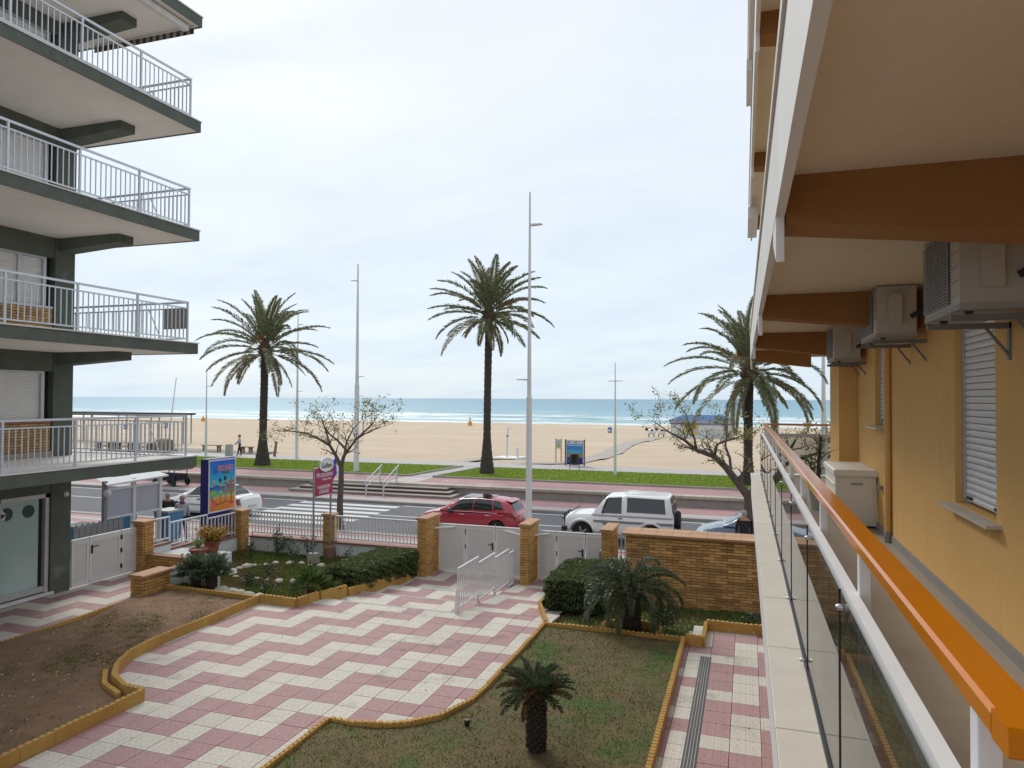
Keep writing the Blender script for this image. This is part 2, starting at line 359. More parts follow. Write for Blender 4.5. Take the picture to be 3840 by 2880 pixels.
def strip(name, pts, w, m, dz=.05):
    mb = MB(); vs = []
    P = []
    for i in range(len(pts)-1):
        for k in range(12): P.append(Vector(pts[i]).lerp(Vector(pts[i+1]), k/12))
    P.append(Vector(pts[-1]))
    for i, p in enumerate(P):
        d = (P[min(i+1, len(P)-1)]-P[max(0, i-1)]).normalized(); q = Vector((-d.y, d.x))*w/2
        z = max(sandz(p.x+q.x, p.y+q.y), sandz(p.x-q.x, p.y-q.y))+dz
        vs += [(p.x+q.x, p.y+q.y, z), (p.x-q.x, p.y-q.y, z)]
    n = len(P); mb.add(vs, [(2*i, 2*i+1, 2*i+3, 2*i+2) for i in range(n-1)])
    return struct(name, mb, m)
strip('beach_path', [(-12.6, 50.2), (-11.6, 62), (-13.0, 80), (-12.0, 100)], 1.9, m_walk)
strip('beach_path', [(-16.2, 49.2), (-12.6, 50.9)], 1.7, m_walk)
strip('beach_path', [(-22.0, 49.2), (-17.5, 53.3)], 1.6, m_walk)
strip('terrace_boards', [(-52, 50.8), (-38.5, 50.6)], 3.4, mat('weathered_boards', (.27, .24, .21), .9, (.2, .18, .16), 4), .08)
# sea
m_sea = bpy.data.materials.new('sea_water'); m_sea.use_nodes = True
n, l = m_sea.node_tree.nodes, m_sea.node_tree.links; b = n['Principled BSDF']
b.inputs['Roughness'].default_value = .35; b.inputs['Specular IOR Level'].default_value = .35; b.inputs['IOR'].default_value = 1.33
t = n.new('ShaderNodeTexCoord'); sp = n.new('ShaderNodeSeparateXYZ'); l.new(t.outputs['Object'], sp.inputs[0])
def nm(op, a, b_=None):
    k = n.new('ShaderNodeMath'); k.operation = op
    for i, v in enumerate((a, b_)):
        if v is None: continue
        if isinstance(v, (int, float)): k.inputs[i].default_value = v
        else: l.new(v, k.inputs[i])
    return k.outputs[0]
def noise(scale, st, det=6, dist=0., rough=.6):
    mp_ = n.new('ShaderNodeMapping'); mp_.inputs['Scale'].default_value = st; l.new(t.outputs['Object'], mp_.inputs[0])
    q = n.new('ShaderNodeTexNoise'); q.inputs['Scale'].default_value = scale; q.inputs['Detail'].default_value = det; q.inputs['Distortion'].default_value = dist; q.inputs['Roughness'].default_value = rough
    l.new(mp_.outputs[0], q.inputs['Vector']); return q.outputs['Fac']
dist = nm('SUBTRACT', sp.outputs[1], 172.)
lg = nm('DIVIDE', nm('LOGARITHM', nm('ADD', nm('MAXIMUM', dist, 0.), 12.), 10.), 3.6)
rp = n.new('ShaderNodeValToRGB'); es = rp.color_ramp.elements
es[0].position = .30; es[0].color = (.46, .57, .54, 1); es[1].position = .93; es[1].color = (.115, .27, .375, 1)
for p_, c_ in ((.42, (.29, .47, .49)), (.55, (.20, .40, .46)), (.72, (.145, .325, .42))):
    e = rp.color_ramp.elements.new(p_); e.color = c_+(1,)
l.new(nm('ADD', lg, nm('MULTIPLY', nm('SUBTRACT', noise(.02, (.35, 1.6, 1), 6, .4), .5), .16)), rp.inputs[0])
fo = noise(.035, (.30, 1.15, 1), 10, 1.1, .70); fo2 = noise(.5, (.4, 1., 1), 5, 1., .65)
# breaker belt: dense foam close to shore thinning to scattered crests
band = n.new('ShaderNodeValToRGB'); be = band.color_ramp.elements
be[0].position = 0.; be[0].color = (1, 1, 1, 1); be[1].position = 1.; be[1].color = (0, 0, 0, 1)
for p_, v_ in ((.02, .66), (.06, .34), (.11, .68), (.16, .44), (.24, .56), (.33, .44), (.47, .36), (.66, .32), (.85, .22)):
    e = band.color_ramp.elements.new(p_); e.color = (v_,)*3+(1,)
l.new(nm('DIVIDE', nm('ADD', dist, nm('MULTIPLY', nm('SUBTRACT', noise(.012, (1, 2.2, 1), 5, .2), .5), 46.)), 330.), band.inputs[0])
fv = nm('ADD', nm('ADD', nm('MULTIPLY', fo, .9), nm('MULTIPLY', fo2, .25)), nm('MULTIPLY', nm('SUBTRACT', band.outputs[0], .5), .72))
fr = n.new('ShaderNodeValToRGB'); fr.color_ramp.elements[0].position = .55; fr.color_ramp.elements[1].position = .67; l.new(fv, fr.inputs[0])
mx = n.new('ShaderNodeMixRGB'); l.new(fr.outputs[0], mx.inputs[0]); l.new(rp.outputs[0], mx.inputs[1]); mx.inputs[2].default_value = (.80, .83, .82, 1)
ripple = n.new('ShaderNodeValToRGB'); ripple.color_ramp.elements[0].position = .36; ripple.color_ramp.elements[0].color = (.74, .78, .82, 1); ripple.color_ramp.elements[1].position = .64; ripple.color_ramp.elements[1].color = (1.06, 1.05, 1.04, 1)
l.new(noise(.16, (.3, 1., 1), 8, .5, .7), ripple.inputs[0])
mm = n.new('ShaderNodeMixRGB'); mm.blend_type = 'MULTIPLY'; mm.inputs[0].default_value = 1; l.new(mx.outputs[0], mm.inputs[1]); l.new(ripple.outputs[0], mm.inputs[2])
l.new(mm.outputs[0], b.inputs['Base Color'])
bp = n.new('ShaderNodeBump'); bp.inputs['Strength'].default_value = .7; bp.inputs['Distance'].default_value = .5; l.new(noise(.35, (.45, 1., 1), 7, .4, .7), bp.inputs['Height']); l.new(bp.outputs[0], b.inputs['Normal'])
xs = np.concatenate([-np.geomspace(12000, 260, 14), np.linspace(-240, 120, 121), np.geomspace(140, 12000, 14)]); ys = np.concatenate([np.linspace(158, 330, 173), np.geomspace(334, 14000, 60)])
wp = rng.rand(9, 4); vs = []
for y in ys:
    for x in xs:
        z = -1.5
        if y < 330:
            a = min(1, max(0, (y-170)/25))*min(1, (330-y)/60)
            yy = y+5*math.sin(x*.031+1)+3*math.sin(x*.083)
            for k, (yc, A) in enumerate(((188, .28), (203, .45), (222, .6), (246, .5), (275, .4))):
                d = yy-yc; amp = A*(.35+.65*max(0, math.sin(x*(.021+.006*k)+k*2.1)))
                z += amp*math.exp(-(d/(1.4 if d < 0 else 5.0))**2)
            for q in wp: z += a*.035*math.sin(x*(.1+.2*q[0])+y*(.35+.6*q[1])+q[2]*6.28)
        vs.append((x, y, z))
nx = len(xs); mb = MB().add(vs, [(j*nx+i, j*nx+i+1, (j+1)*nx+i+1, (j+1)*nx+i) for j in range(len(ys)-1) for i in range(nx-1)])
struct('sea', mb, m_sea, smooth=True)
# ------------------------------------------------------------------ courtyard paving
T = .4294; X0, Y0 = -.26, 10.05
court = [(-11.1, 14.35), (-11.12, 12.0), (-11.1, 11.2), (-11.0, 10.5), (-10.75, 9.95), (-10.4, 9.5), (-9.9, 9.22), (-9.28, 9.14), (-9.33, 4.0), (-6.05, 4.0), (-6.05, 9.45), (-5.55, 9.45), (-5.1, 9.56), (-4.75, 9.75), (-4.4, 10.1), (-4.2, 10.65), (-4.17, 11.4), (-4.17, 14.75), (-4.17, 15.1), (-4.75, 16.6), (-4.75, 19.9), (-3.5, 20.3), (-9.4, 20.3), (-9.5, 16.2), (-10.0, 14.95), (-10.15, 14.4)]
walkR = [(-1.2, 3.0), (3.0, 3.0), (3.0, 15.75), (-.86, 15.75), (-.86, 14.75), (-1.2, 14.75)]
walkL = [(-16.4, 3.0), (-13.9, 3.0), (-13.9, 12.2), (-14.15, 14.4), (-14.4, 14.4), (-14.4, 16.0), (-16.5, 16.0)]
STEPS = (15.20, 16.49, 17.78)
def white(cx, j):
    c = math.floor((cx+.69)/T+1e-6) % 4; j %= 4
    return (j == 1) if c == 0 else (j in (1, 2, 3)) if c == 1 else (j == 3) if c == 2 else (j in (3, 0, 1))
tiles = []
for i in range(-40, 9):
    for j in range(-16, 25):
        cx, cy = X0+(i+.5)*T, Y0+(j+.5)*T
        for reg, poly in (('c', court), ('r', walkR), ('l', walkL)):
            pts = np.array([(cx+a*T*.42, cy+b_*T*.42) for a in (-1, 0, 1) for b_ in (-1, 0, 1)])
            if inpoly(pts[:, 0], pts[:, 1], poly).any():
                z, rx = 0., 0.
                if reg == 'c' and cy > STEPS[0]:
                    if cx < -6.3: z = -.13*sum(cy > s_ for s_ in STEPS)
                    else: z = -.39*min(1, max(0, (cy-15.2)/4.3)); rx = -math.atan(.39/4.3) if cy < 19.5 else 0.
                tiles.append((cx, cy, z, rx, white(cx, j), reg)); break
cpts = Vector((0, 0, 4.92))
def seen(t):
    d = Vector((t[0], t[1], t[2]))-cpts; k = d.dot(fw); u_ = d.dot(rt)/k; v_ = d.dot(up)/k
    return k > 0 and abs(u_) < .73 and abs(v_) < .56 and t[0] < .3
tiles.sort(key=lambda t: (not seen(t), (Vector(t[:3])-cpts).length))
base = MB()
base.prism([p for p in rect(-17, -8.9, 2, 14.5)], -.62, -.03); base.prism(rect(-8.9, 3.2, 2, 15.2), -.62, -.03); base.prism(rect(-10.1, -8.9, 14.5, 15.2), -.62, -.03)
for k, s_ in enumerate(STEPS):
    y1 = STEPS[k+1] if k < 2 else 20.5
    base.prism(rect(-10.0, -6.2, s_, y1), -.9, -.03-.13*(k+1))
base.add([(-6.2, 15.2, -.03), (-4.2, 15.2, -.03), (-4.2, 19.5, -.42), (-6.2, 19.5, -.42), (-6.2, 20.5, -.42), (-3.2, 20.5, -.42), (-3.2, 19.5, -.42), (-6.2, 15.2, -.9), (-6.2, 19.5, -.9)], [(0, 1, 2, 3), (3, 2, 6, 5, 4), (0, 3, 8, 7)])
base.prism(rect(-1.2, 3.2, 15.2, 15.75), -.62, -.03)
base.prism(rect(-16.8, -14.3, 14.5, 16.0), -.62, -.03)
courto = struct('courtyard', base, m_grout)
tm = {}
for wv in (0, 1): tm[wv] = boxmesh(T-.006, T-.006, .06, m_tcream if wv else m_tpink, .0035, 'paving_tile')
rest = {0: MB(), 1: MB()}
for k, (cx, cy, z, rx, wv, reg) in enumerate(tiles):
    dz = random.uniform(-.0012, .0012)
    if k < 300: put('paving_tile', tm[int(wv)], courto, (cx, cy, z-.03+dz), (rx+random.uniform(-.004, .004), random.uniform(-.004, .004), 0))
    else:
        h = T/2-.003; c_, s_ = math.cos(rx), math.sin(rx)
        rest[int(wv)].obox((cx, cy, z-.03+dz), (h, 0, 0), (0, h*c_, h*s_), (0, -.03*s_, .03*c_))
for wv in (0, 1): tag(rest[wv].build('paving_tiles', m_tcream if wv else m_tpink, courto), kind='stuff')
# step nosings
m_nose = mat('step_nosing', (.42, .43, .40), .8, (.33, .34, .33), 6)
for k, s_ in enumerate(STEPS): MB().box(-9.95, -6.42, s_-.055, s_+.02, -.13*k-.125, -.13*k+.004).build('step_nosing', m_nose, courto)
# low plinth carrying the stair railing, stepped on the ramp side
for k in range(3):
    y0 = STEPS[k]+.02; y1 = (STEPS[k+1] if k < 2 else 19.3)
    MB().prism([(y0, -.9), (y1, -.9), (y1, -.13*(k+1)+.012), (y0, -.13*(k+1)+.012)], -6.42, -6.19, plane='YZ').build('stair_plinth', m_tpink, courto)
# drain channel
dr = tag(MB().box(-.87, -.67, 3.2, 14.18, -.02, .004).build('drain_channel', m_drain), 'long black slotted drain channel set in the tiled side walk', 'drain')
for x in (-.835, -.79, -.75, -.705): MB().box(x-.006, x+.006, 3.2, 14.17, .004, .009).build('grate_bar', m_kerb, dr)
# ------------------------------------------------------------------ planted beds with scalloped edging stones
def edging_mesh(L, h, m, n=5, t=.075):
    key = ('edge', round(L, 2), h)
    if key in _boxc: return _boxc[key]
    poly = [(-L/2, -.25), (L/2, -.25)]
    for k in range(n-1, -1, -1):
        for q in range(5):
            a = math.pi*q/4; poly.append((-L/2+(k+.5)*L/n+math.cos(a)*L/n/2*.98, h-.035+.035*math.sin(a)))
    mb = MB().prism(poly, -t/2, t/2, plane='XZ'); me = mb.mesh('edging_stone', m); _boxc[key] = me; return me
def edging(parent, pts, h=.17, seg=.5, z=0.):
    for i in range(len(pts)-1):
        a, b_ = Vector(pts[i]), Vector(pts[i+1]); d = b_-a; n_ = max(1, round(d.length/seg)); L = d.length/n_
        za = a.z if len(a) > 2 else z; zb = b_.z if len(b_) > 2 else z
        for k in range(n_):
            f = (k+.5)/n_; p = a.lerp(b_, f)
            o = put('edging_stone', edging_mesh(L-.004, h, m_edge, max(2, round(L/.1))), parent, (p.x, p.y, za+(zb-za)*f+random.uniform(-.006, .006)), (0, random.uniform(-.008, .008), math.atan2(d.y, d.x)+random.uniform(-.012, .012)))
bedL = [(-13.95, 4.0), (-9.36, 4.0), (-9.32, 9.12), (-9.75, 9.22), (-10.3, 9.5), (-10.7, 9.95), (-10.98, 10.5), (-11.08, 11.2), (-11.1, 12.0), (-11.1, 14.3), (-14.1, 14.45), (-13.95, 12.0)]
_hr = random.Random(5); _HP = [(_hr.uniform(.8, 3.5), _hr.uniform(.8, 3.5), _hr.uniform(0, 6.3)) for _ in range(10)]
def relief(x, y, amp): return amp*.3*sum(math.sin(x*a+y*c+d) for a, c, d in _HP)
def bumpy(poly, z0, amp, res=.14, zf=None):
    xs_ = [p[0] for p in poly]; ys_ = [p[1] for p in poly]
    bm = bmesh.new(); vs_ = [bm.verts.new((p[0], p[1], 0)) for p in poly]; bm.faces.new(vs_)
    for ax, lo, hi in ((0, min(xs_), max(xs_)), (1, min(ys_), max(ys_))):
        q = lo+res
        while q < hi:
            co = (q, 0, 0) if ax == 0 else (0, q, 0); no = (1, 0, 0) if ax == 0 else (0, 1, 0)
            bmesh.ops.bisect_plane(bm, geom=bm.verts[:]+bm.edges[:]+bm.faces[:], plane_co=co, plane_no=no); q += res
    for v in bm.verts: v.co.z = max(.018 if zf is None else -9, (zf(v.co.x, v.co.y) if zf else z0)+relief(v.co.x, v.co.y, amp)+random.uniform(-amp, amp)*.25)
    bm.normal_update()
    me = bpy.data.meshes.new('bed'); bm.to_mesh(me); bm.free(); return me
def bed(name, poly, z0, amp, m, zf=None, res=.16):
    me = bumpy(poly, z0, amp, res, zf); me.materials.append(m); shade(me, True)
    o = bpy.data.objects.new(name, me); link(o); W[o.name] = Vector((0, 0, 0)); return tag(o, kind='structure')
bl = bed('garden_bed', bedL, .07, .04, m_soil, res=.11)
edging(bl, [(-9.36, 4.0), (-9.31, 9.16)], .20); edging(bl, [(-9.31, 9.16), (-9.75, 9.22), (-10.3, 9.5), (-10.7, 9.95), (-10.98, 10.5), (-11.08, 11.2), (-11.1, 12.0), (-11.1, 14.32)], .20)
edging(bl, [(-11.14, 14.36), (-14.1, 14.5)], .17); edging(bl, [(-13.92, 4.0), (-13.95, 12.0), (-14.12, 14.45)], .10)
edging(bl, [(-9.7, 9.05), (-10.3, 9.32), (-10.78, 9.78)], .13, .4)
bedR = [(-6.0, 4.0), (-1.24, 4.0), (-1.24, 14.8), (-4.16, 14.8), (-4.18, 11.4), (-4.22, 10.7), (-4.45, 10.05), (-4.78, 9.72), (-5.15, 9.53), (-5.55, 9.41), (-6.0, 9.4)]
br = bed('garden_bed', bedR, .045, .02, m_dryturf)
edging(br, [(-6.0, 4.0), (-6.0, 9.4)], .12); edging(br, [(-6.0, 9.42), (-5.55, 9.42), (-5.15, 9.53), (-4.78, 9.72), (-4.45, 10.05), (-4.22, 10.7), (-4.18, 11.4), (-4.16, 14.8)], .12)
edging(br, [(-4.16, 14.84), (-1.24, 14.84)], .13); edging(br, [(-1.24, 4.0), (-1.24, 14.8)], .16)
bedC = [(-4.1, 14.9), (-.9, 14.9), (-.9, 15.8), (3, 15.8), (3, 19.4), (-4.75, 19.4), (-4.75, 16.5)]
def zC(x, y): return -.03-.55*max(0, min(1, (y-14.9)/4.4))
bc = bed('garden_bed', bedC, 0, .02, m_garden, zC)
edging(bc, [(-1.2, 14.75), (-.88, 14.72)], .22, .34); edging(bc, [(-.86, 14.75), (-.86, 15.8)], .2); edging(bc, [(-.86, 15.84), (3, 15.84)], .22)
edging(bc, [(-4.15, 14.92, 0), (-4.78, 16.6, -.1), (-4.8, 19.2, -.36)], .16)
edging(bc, [(-2.4+.62*math.cos(a), 15.45+.5*math.sin(a), -.08) for a in np.linspace(0, 2*math.pi, 13)], .12, .4)
gardenL = [(-14.3, 14.55), (-11.1, 14.4), (-10.15, 14.5), (-9.95, 15.0), (-9.55, 16.3), (-9.4, 19.3), (-9.4, 20.4), (-16.4, 20.4), (-16.4, 17.5), (-14.5, 17.5), (-14.4, 16.6)]
def zL(x, y): return -.06-.26*max(0, min(1, (y-14.6)/5.6))
gl_ = bed('garden_bed', gardenL, 0, .03, m_garden, zL)
edging(gl_, [(-11.1, 14.38), (-10.08, 14.36)], .22, .35); edging(gl_, [(-10.04, 14.38), (-9.93, 15.05)], .22, .35); edging(gl_, [(-9.9, 15.1, 0), (-9.7, 15.95, -.02)], .2, .4); edging(gl_, [(-9.66, 16.0, -.06), (-9.45, 17.2, -.13), (-9.42, 19.0, -.3)], .16)
# grass blades
m_bl_g = leafmat('grass_green', (.045, .095, .012), (.13, .19, .03)); m_bl_d = leafmat('grass_dry', (.10, .07, .026), (.235, .165, .07))
def grass(name, poly, n_, hmin, hmax, zf, mats_, dryf, label, seed, wid=.008, clump=None):
    rg = np.random.RandomState(seed); P = np.array(poly); lo, hi = P.min(0), P.max(0)
    x = rg.uniform(lo[0], hi[0], n_*3); y = rg.uniform(lo[1], hi[1], n_*3); k = inpoly(x, y, poly)
    f = np.sin(x*2.1+1.3)+np.sin(y*1.7+x*.9)+np.sin(x*.8-y*2.3+2)+.9*np.sin(x*5.1+y*3.7)
    if clump is not None: k &= (f+rg.normal(0, .7, len(x)) > clump)
    x, y, f = x[k][:n_], y[k][:n_], f[k][:n_]; n2 = len(x)
    z = np.array([zf(a, c) for a, c in zip(x, y)]); h = rg.uniform(hmin, hmax, n2); a = rg.uniform(0, 6.28, n2); w_ = wid*rg.uniform(.6, 1.4, n2)
    le = rg.normal(0, .5, (n2, 2))*h[:, None]
    v = np.zeros((n2, 3, 3)); v[:, 0] = np.stack([x-np.cos(a)*w_, y-np.sin(a)*w_, z-.01], 1); v[:, 1] = np.stack([x+np.cos(a)*w_, y+np.sin(a)*w_, z-.01], 1); v[:, 2] = np.stack([x+le[:, 0], y+le[:, 1], z+h], 1)
    dry = ((dryf-f*.35+rg.normal(0, .5, n2)) > 0).astype(int)
    o = bpy.data.objects.new(name, fastmesh(name, v.reshape(-1, 3), 3, mats_, dry)); link(o); return tag(o, label, 'grass', kind='stuff')
grass('grass', bedR, 60000, .008, .03, lambda x, y: max(.018, .045+relief(x, y, .02)), [m_bl_g, m_bl_d], -.6, 'patchy green and straw coloured grass round the small sago palm', 1, .008)
grass('grass', bedL, 30000, .008, .028, lambda x, y: max(.018, .07+relief(x, y, .04)), [m_bl_g, m_bl_d], .1, 'thin weeds and dry stalks on the bare brown soil bed', 2, .008, .75)
grass('grass', bedC, 22000, .03, .08, lambda x, y: zC(x, y)+relief(x, y, .02), [m_bl_g, m_bl_d], -.5, 'dark green grass in front of the brown brick wall', 3, .012)
grass('grass', gardenL, 42000, .03, .09, lambda x, y: zL(x, y)+relief(x, y, .03), [m_bl_g, m_bl_d], -.1, 'green and yellow grass round the ring of white stones', 4, .014)
def zl2(x, y): return .25
for nm_, poly_, s_, lb in (('grass', [(-46, 39.15), (-19.6, 39.15), (-18.9, 45.5), (-46, 45.5)], 5, 'short mown lawn round the palm beside the blue poster board'), ('grass', [(-17.7, 39.15), (9, 39.15), (9, 45.5), (-17.0, 45.5)], 6, 'short mown lawn strip behind the white off-roader')):
    grass(nm_, poly_, 40000, .03, .07, zl2, [leafmat('lawn_a', (.19, .28, .025), (.30, .40, .05)), m_bl_d], -3.2, lb, s_, .03)
# ------------------------------------------------------------------ shared building materials
m_green = mat('dark_green_render', (.115, .135, .112), .8, (.075, .09, .075), 2.2, .5, .15, 60, dirt=((.21, .25, .21), 1.1, .60), streak=((.05, .055, .048), .58))
m_soffit = mat('white_soffit', (.86, .83, .78), .9, (.77, .74, .69), 1.3, .4, .1, 40, dirt=((.50, .42, .32), .9, .64))
m_white = mat('white_paint', (.72, .73, .73), .55, (.64, .65, .65), 3, .4)
m_rail = mat('galvanised_rail', (.62, .66, .70), .35, (.52, .56, .60), 8, .4, metal=.35)
m_shut = mat('white_shutter', (.78, .79, .80), .5, (.72, .73, .74), 6)
m_alu = mat('aluminium', (.55, .56, .57), .4, (.47, .48, .5), 6, metal=.4)
m_dark = mat('dark_void', (.02, .02, .022), .5)
m_frost = mat('frosted_glass', (.42, .58, .565), .16, (.37, .52, .51), .9, .3, spec=.6)
m_ochre = mat('ochre_render', (.78, .475, .165), .85, (.68, .405, .135), .9, .4, .35, 70, dirt=((.52, .30, .10), .9, .60), streak=((.46, .28, .12), .60))
m_ochred = mat('brown_beam', (.33, .165, .05), .85, (.25, .12, .036), 1.2, .4, .3, 60, dirt=((.22, .11, .04), .9, .58))
m_ceil = mat('beige_soffit', (.74, .67, .55), .9, (.64, .57, .46), .8, .4, .25, 70, dirt=((.52, .44, .33), .55, .58))
m_fascia = mat('white_fascia', (.70, .70, .69), .7, (.61, .61, .60), 1.2, .4, dirt=((.46, .44, .39), 1.4, .62), streak=((.44, .41, .35), .60))
m_ledge = mat('marble_ledge', (.60, .545, .46), .5, (.52, .47, .395), 3.2, .4, dirt=((.46, .42, .36), 2.2, .62), rnd=.04)
m_floor = mat('balcony_tile', (.40, .345, .285), .5, (.33, .285, .235), 2.2, .4, .1, 40, dirt=((.26, .22, .18), 1.3, .60))
m_skirt = mat('grey_skirting', (.30, .285, .27), .6)
m_orange = mat('orange_enamel', (.60, .19, .002), .16, (.52, .155, .002), 3, .3, spec=.45, dirt=((.42, .13, .02), 7, .66))
m_glass = glassmat('railing_glass', (.40, .41, .405)); m_gedge = mat('glass_edge', (.015, .03, .028), .2)
m_steel = mat('steel', (.42, .42, .42), .3, metal=.9)
m_brickG = mat('garden_brick', (.58, .335, .11), .85, (.45, .245, .075), 9, .5, .2, 70, rnd=.2)
m_brickB = mat('wall_brick', (.66, .38, .15), .85, (.47, .26, .095), 4, .5, .2, 60, rnd=.38, dirt=((.20, .105, .04), 1.0, .62))
m_brickL = mat('parapet_brick', (.52, .34, .14), .85, (.40, .22, .09), 6, .5, .2, 60, rnd=.2, dirt=((.42, .13, .07), 1.3, .60))
m_mortar = mat('mortar', (.10, .065, .04), .95, (.07, .048, .03), 6)
m_cope = mat('brown_coping', (.27, .135, .085), .75, (.20, .10, .065), 5, .4, rnd=.08)
m_capb = mat('pier_cap', (.45, .27, .15), .8, (.36, .20, .11), 5, .4, rnd=.08)
m_wwall = mat('whitewash', (.70, .72, .73), .85, (.60, .62, .63), 1.6, .4, .15, 50, dirt=((.44, .44, .41), 1.6, .60), streak=((.42, .42, .38), .60))
m_gate = mat('white_gate_sheet', (.64, .63, .61), .55, (.59, .58, .56), 2.2, .4, streak=((.47, .45, .40), .62))
m_blk = mat('black_plastic', (.015, .015, .017), .45)
def bricks(parent, face, a0, a1, z0, z1, fixed, m, bl=.29, bh=.073, dep=.05, first=True, cap=300, cnt=None):
    """individual bricks on a wall face. face '-Y' (runs along X at y=fixed) or '+X' (runs along Y at x=fixed)"""
    n_ = int(round((z1-z0)/bh)); bh = (z1-z0)/n_; k = 0; rest = MB()
    for r_ in range(n_):
        z = z0+(r_+.5)*bh; x = a0-(bl/2 if r_ % 2 else 0)
        while x < a1-.01:
            s, e = max(a0, x), min(a1, x+bl); x += bl
            if e-s < .03: continue
            L = e-s-.012; pr = random.uniform(0, .005); c = (s+e)/2
            if face == '-Y': dims, loc = (L, dep, bh-.013), (c, fixed+dep/2-pr, z)
            else: dims, loc = (dep, L, bh-.013), (fixed-dep/2+pr, c, z)
            if k < cap: put('brick', boxmesh(*[round(q*100)/100 if q is dims[0 if face == '-Y' else 1] else q for q in dims], m, .003, 'brick'), parent, loc)
            else: rest.box(loc[0]-dims[0]/2, loc[0]+dims[0]/2, loc[1]-dims[1]/2, loc[1]+dims[1]/2, loc[2]-dims[2]/2, loc[2]+dims[2]/2)
            k += 1
    if rest.v: tag(rest.build('brickwork', m, parent), kind='stuff')
# ------------------------------------------------------------------ left apartment block
LB = thing('apartment_building', (-18.5, 10, 0), 'dark green apartment block with white railed balconies stacked over the walk', 'building')
FL = [3.43, 6.26, 9.12, 11.89, 14.58]
xo = -13.18
MB().box(-27, -16.62, -4, 13.7, 0, 17.5).build('wall', m_green, LB)
MB().box(-17.2, -16.4, 13.22, 13.76, 0, 17.5).build('pillar', m_green, LB)
MB().box(-16.62, -16.46, -4, 13.22, 0, .12).build('plinth', m_green, LB)
tops = [2.52]+[f+2.11 for f in FL]
for k, z in enumerate(tops):                      # lintel band above each opening
    zt = FL[k]-.02 if k < len(FL) else 17.5
    MB().box(-16.62, -16.42, -4, 13.22, z, zt).build('lintel', m_green, LB)
for k, f in enumerate(FL):
    s = MB().box(-20, xo-.03, 2, 14.5, f-.24, f-.004).build('balcony_slab', m_soffit, LB)
    MB().box(xo-.03, xo, 2, 14.55, f-.255, f+.0).build('fascia', m_green, s); MB().box(-20, xo-.03, 14.5, 14.55, f-.255, f).build('fascia', m_green, s)
    MB().box(xo-.2, xo+.02, 2, 14.57, f+.001, f+.03).build('edge_trim', m_fascia, s); MB().box(-20, xo-.2, 14.38, 14.57, f+.001, f+.03).build('edge_trim', m_fascia, s)
    MB().prism([(-16.42, f-.24), (-14.47, f-.24), (-14.47, f-.44), (-16.42, f-.56)], 13.3, 13.74, plane='XZ').build('bracket', m_green, LB)
    if k < 4:
        rl = MB().box(xo-.13, xo-.09, 6.5, 14.33, f+1.0, f+1.045).build('railing', m_rail, LB)
        mb = MB().box(xo-.125, xo-.095, 6.5, 14.3, f+.86, f+.89); mb.box(xo-.125, xo-.095, 6.5, 14.3, f+.10, f+.13); mb.build('rail', m_rail, rl)
        mb = MB().box(-19.5, xo-.1, 14.28, 14.32, f+1.0, f+1.045); mb.box(-19.5, xo-.1, 14.285, 14.315, f+.86, f+.89); mb.box(-19.5, xo-.1, 14.285, 14.315, f+.10, f+.13); mb.build('rail', m_rail, rl)
        bm_ = boxmesh(.018, .018, .76, m_rail, 0, 'baluster'); pm = boxmesh(.04, .04, 1.0, m_rail, 0, 'post')
        y = 14.3; i = 0
        while y > 8.9:
            if i % 12 == 0: put('post', pm, rl, (xo-.11, y, f+.53))
            else: put('baluster', bm_, rl, (xo-.11, y, f+.49))
            y -= .128; i += 1
        x = xo-.11-.128; i = 1
        while x > -17.2:
            if i % 12 == 0: put('post', pm, rl, (x, 14.3, f+.53))
            else: put('baluster', bm_, rl, (x, 14.3, f+.49))
            x -= .128; i += 1
        MB().tube([(xo-.9, 14.3, f+.05), (xo-1.35, 14.3, f+.9)], .015, 5).build('brace', m_rail, rl)
    # window with roller shutter and brick parapet
    if k < 4:
        pz = f+.86
        wnd = MB().box(-16.66, -16.6, 5, 13.22, f, tops[k+1]).build('window', m_dark, LB)
        sh = MB(); z = pz+.03
        while z < tops[k+1]-.02:
            sh.prism([(-16.58, z), (-16.566, z+.012), (-16.566, z+.034), (-16.58, z+.046)], 5, 12.98, plane='XZ')
            z += .047
        sh.build('shutter', m_shut, wnd)
        mb = MB().box(-16.6, -16.5, 12.98, 13.06, pz, tops[k+1]); 
        if k == 1: mb.box(-16.59, -16.52, 12.35, 12.45, pz, tops[k+1])
        mb.box(-16.6, -16.5, 5, 12.98, tops[k+1]-.05, tops[k+1]); mb.build('frame', m_alu, wnd)
        MB().box(-16.58, -16.43, 5, 13.2, pz-.03, pz+.03).build('sill', m_cope if k == 0 else m_alu, wnd)
        pa = MB().box(-16.62, -16.49, 5, 13.22, f, pz-.03).build('parapet', m_mortar, LB)
        bricks(pa, '+X', 10.6 if k == 0 else 11.2, 13.2, f+.15, pz-.035, -16.45, m_brickL, .24, .068)
        MB().box(-16.47, -16.42, 5, 13.22, f, f+.14).build('skirting', m_floor, pa)
# awning rolled under the top slab with a striped valance
aw = MB().box(xo-.35, xo-.2, 6, 14.3, FL[4]-.42, FL[4]-.28).build('awning', m_fascia, LB)
m_str = [mat('valance_dark', (.05, .045, .04), .9), mat('valance_pale', (.33, .29, .22), .9)]
for i in range(30):
    x = xo-.2-i*.11
    put('valance_flap', boxmesh(.105, .012, .17, m_str[i % 2], 0, 'valance_flap'), aw, (x, 14.42, FL[4]-.36))
MB().box(-16.6, xo-.14, 14.40, 14.44, FL[4]-.3, FL[4]-.25).build('valance_bar', m_fascia, aw)
MB().box(-14.0, -13.28, 14.22, 14.26, FL[1]+.36, FL[1]+.88).build('screen_panel', mat('grey_screen', (.21, .20, .18), .8), LB)
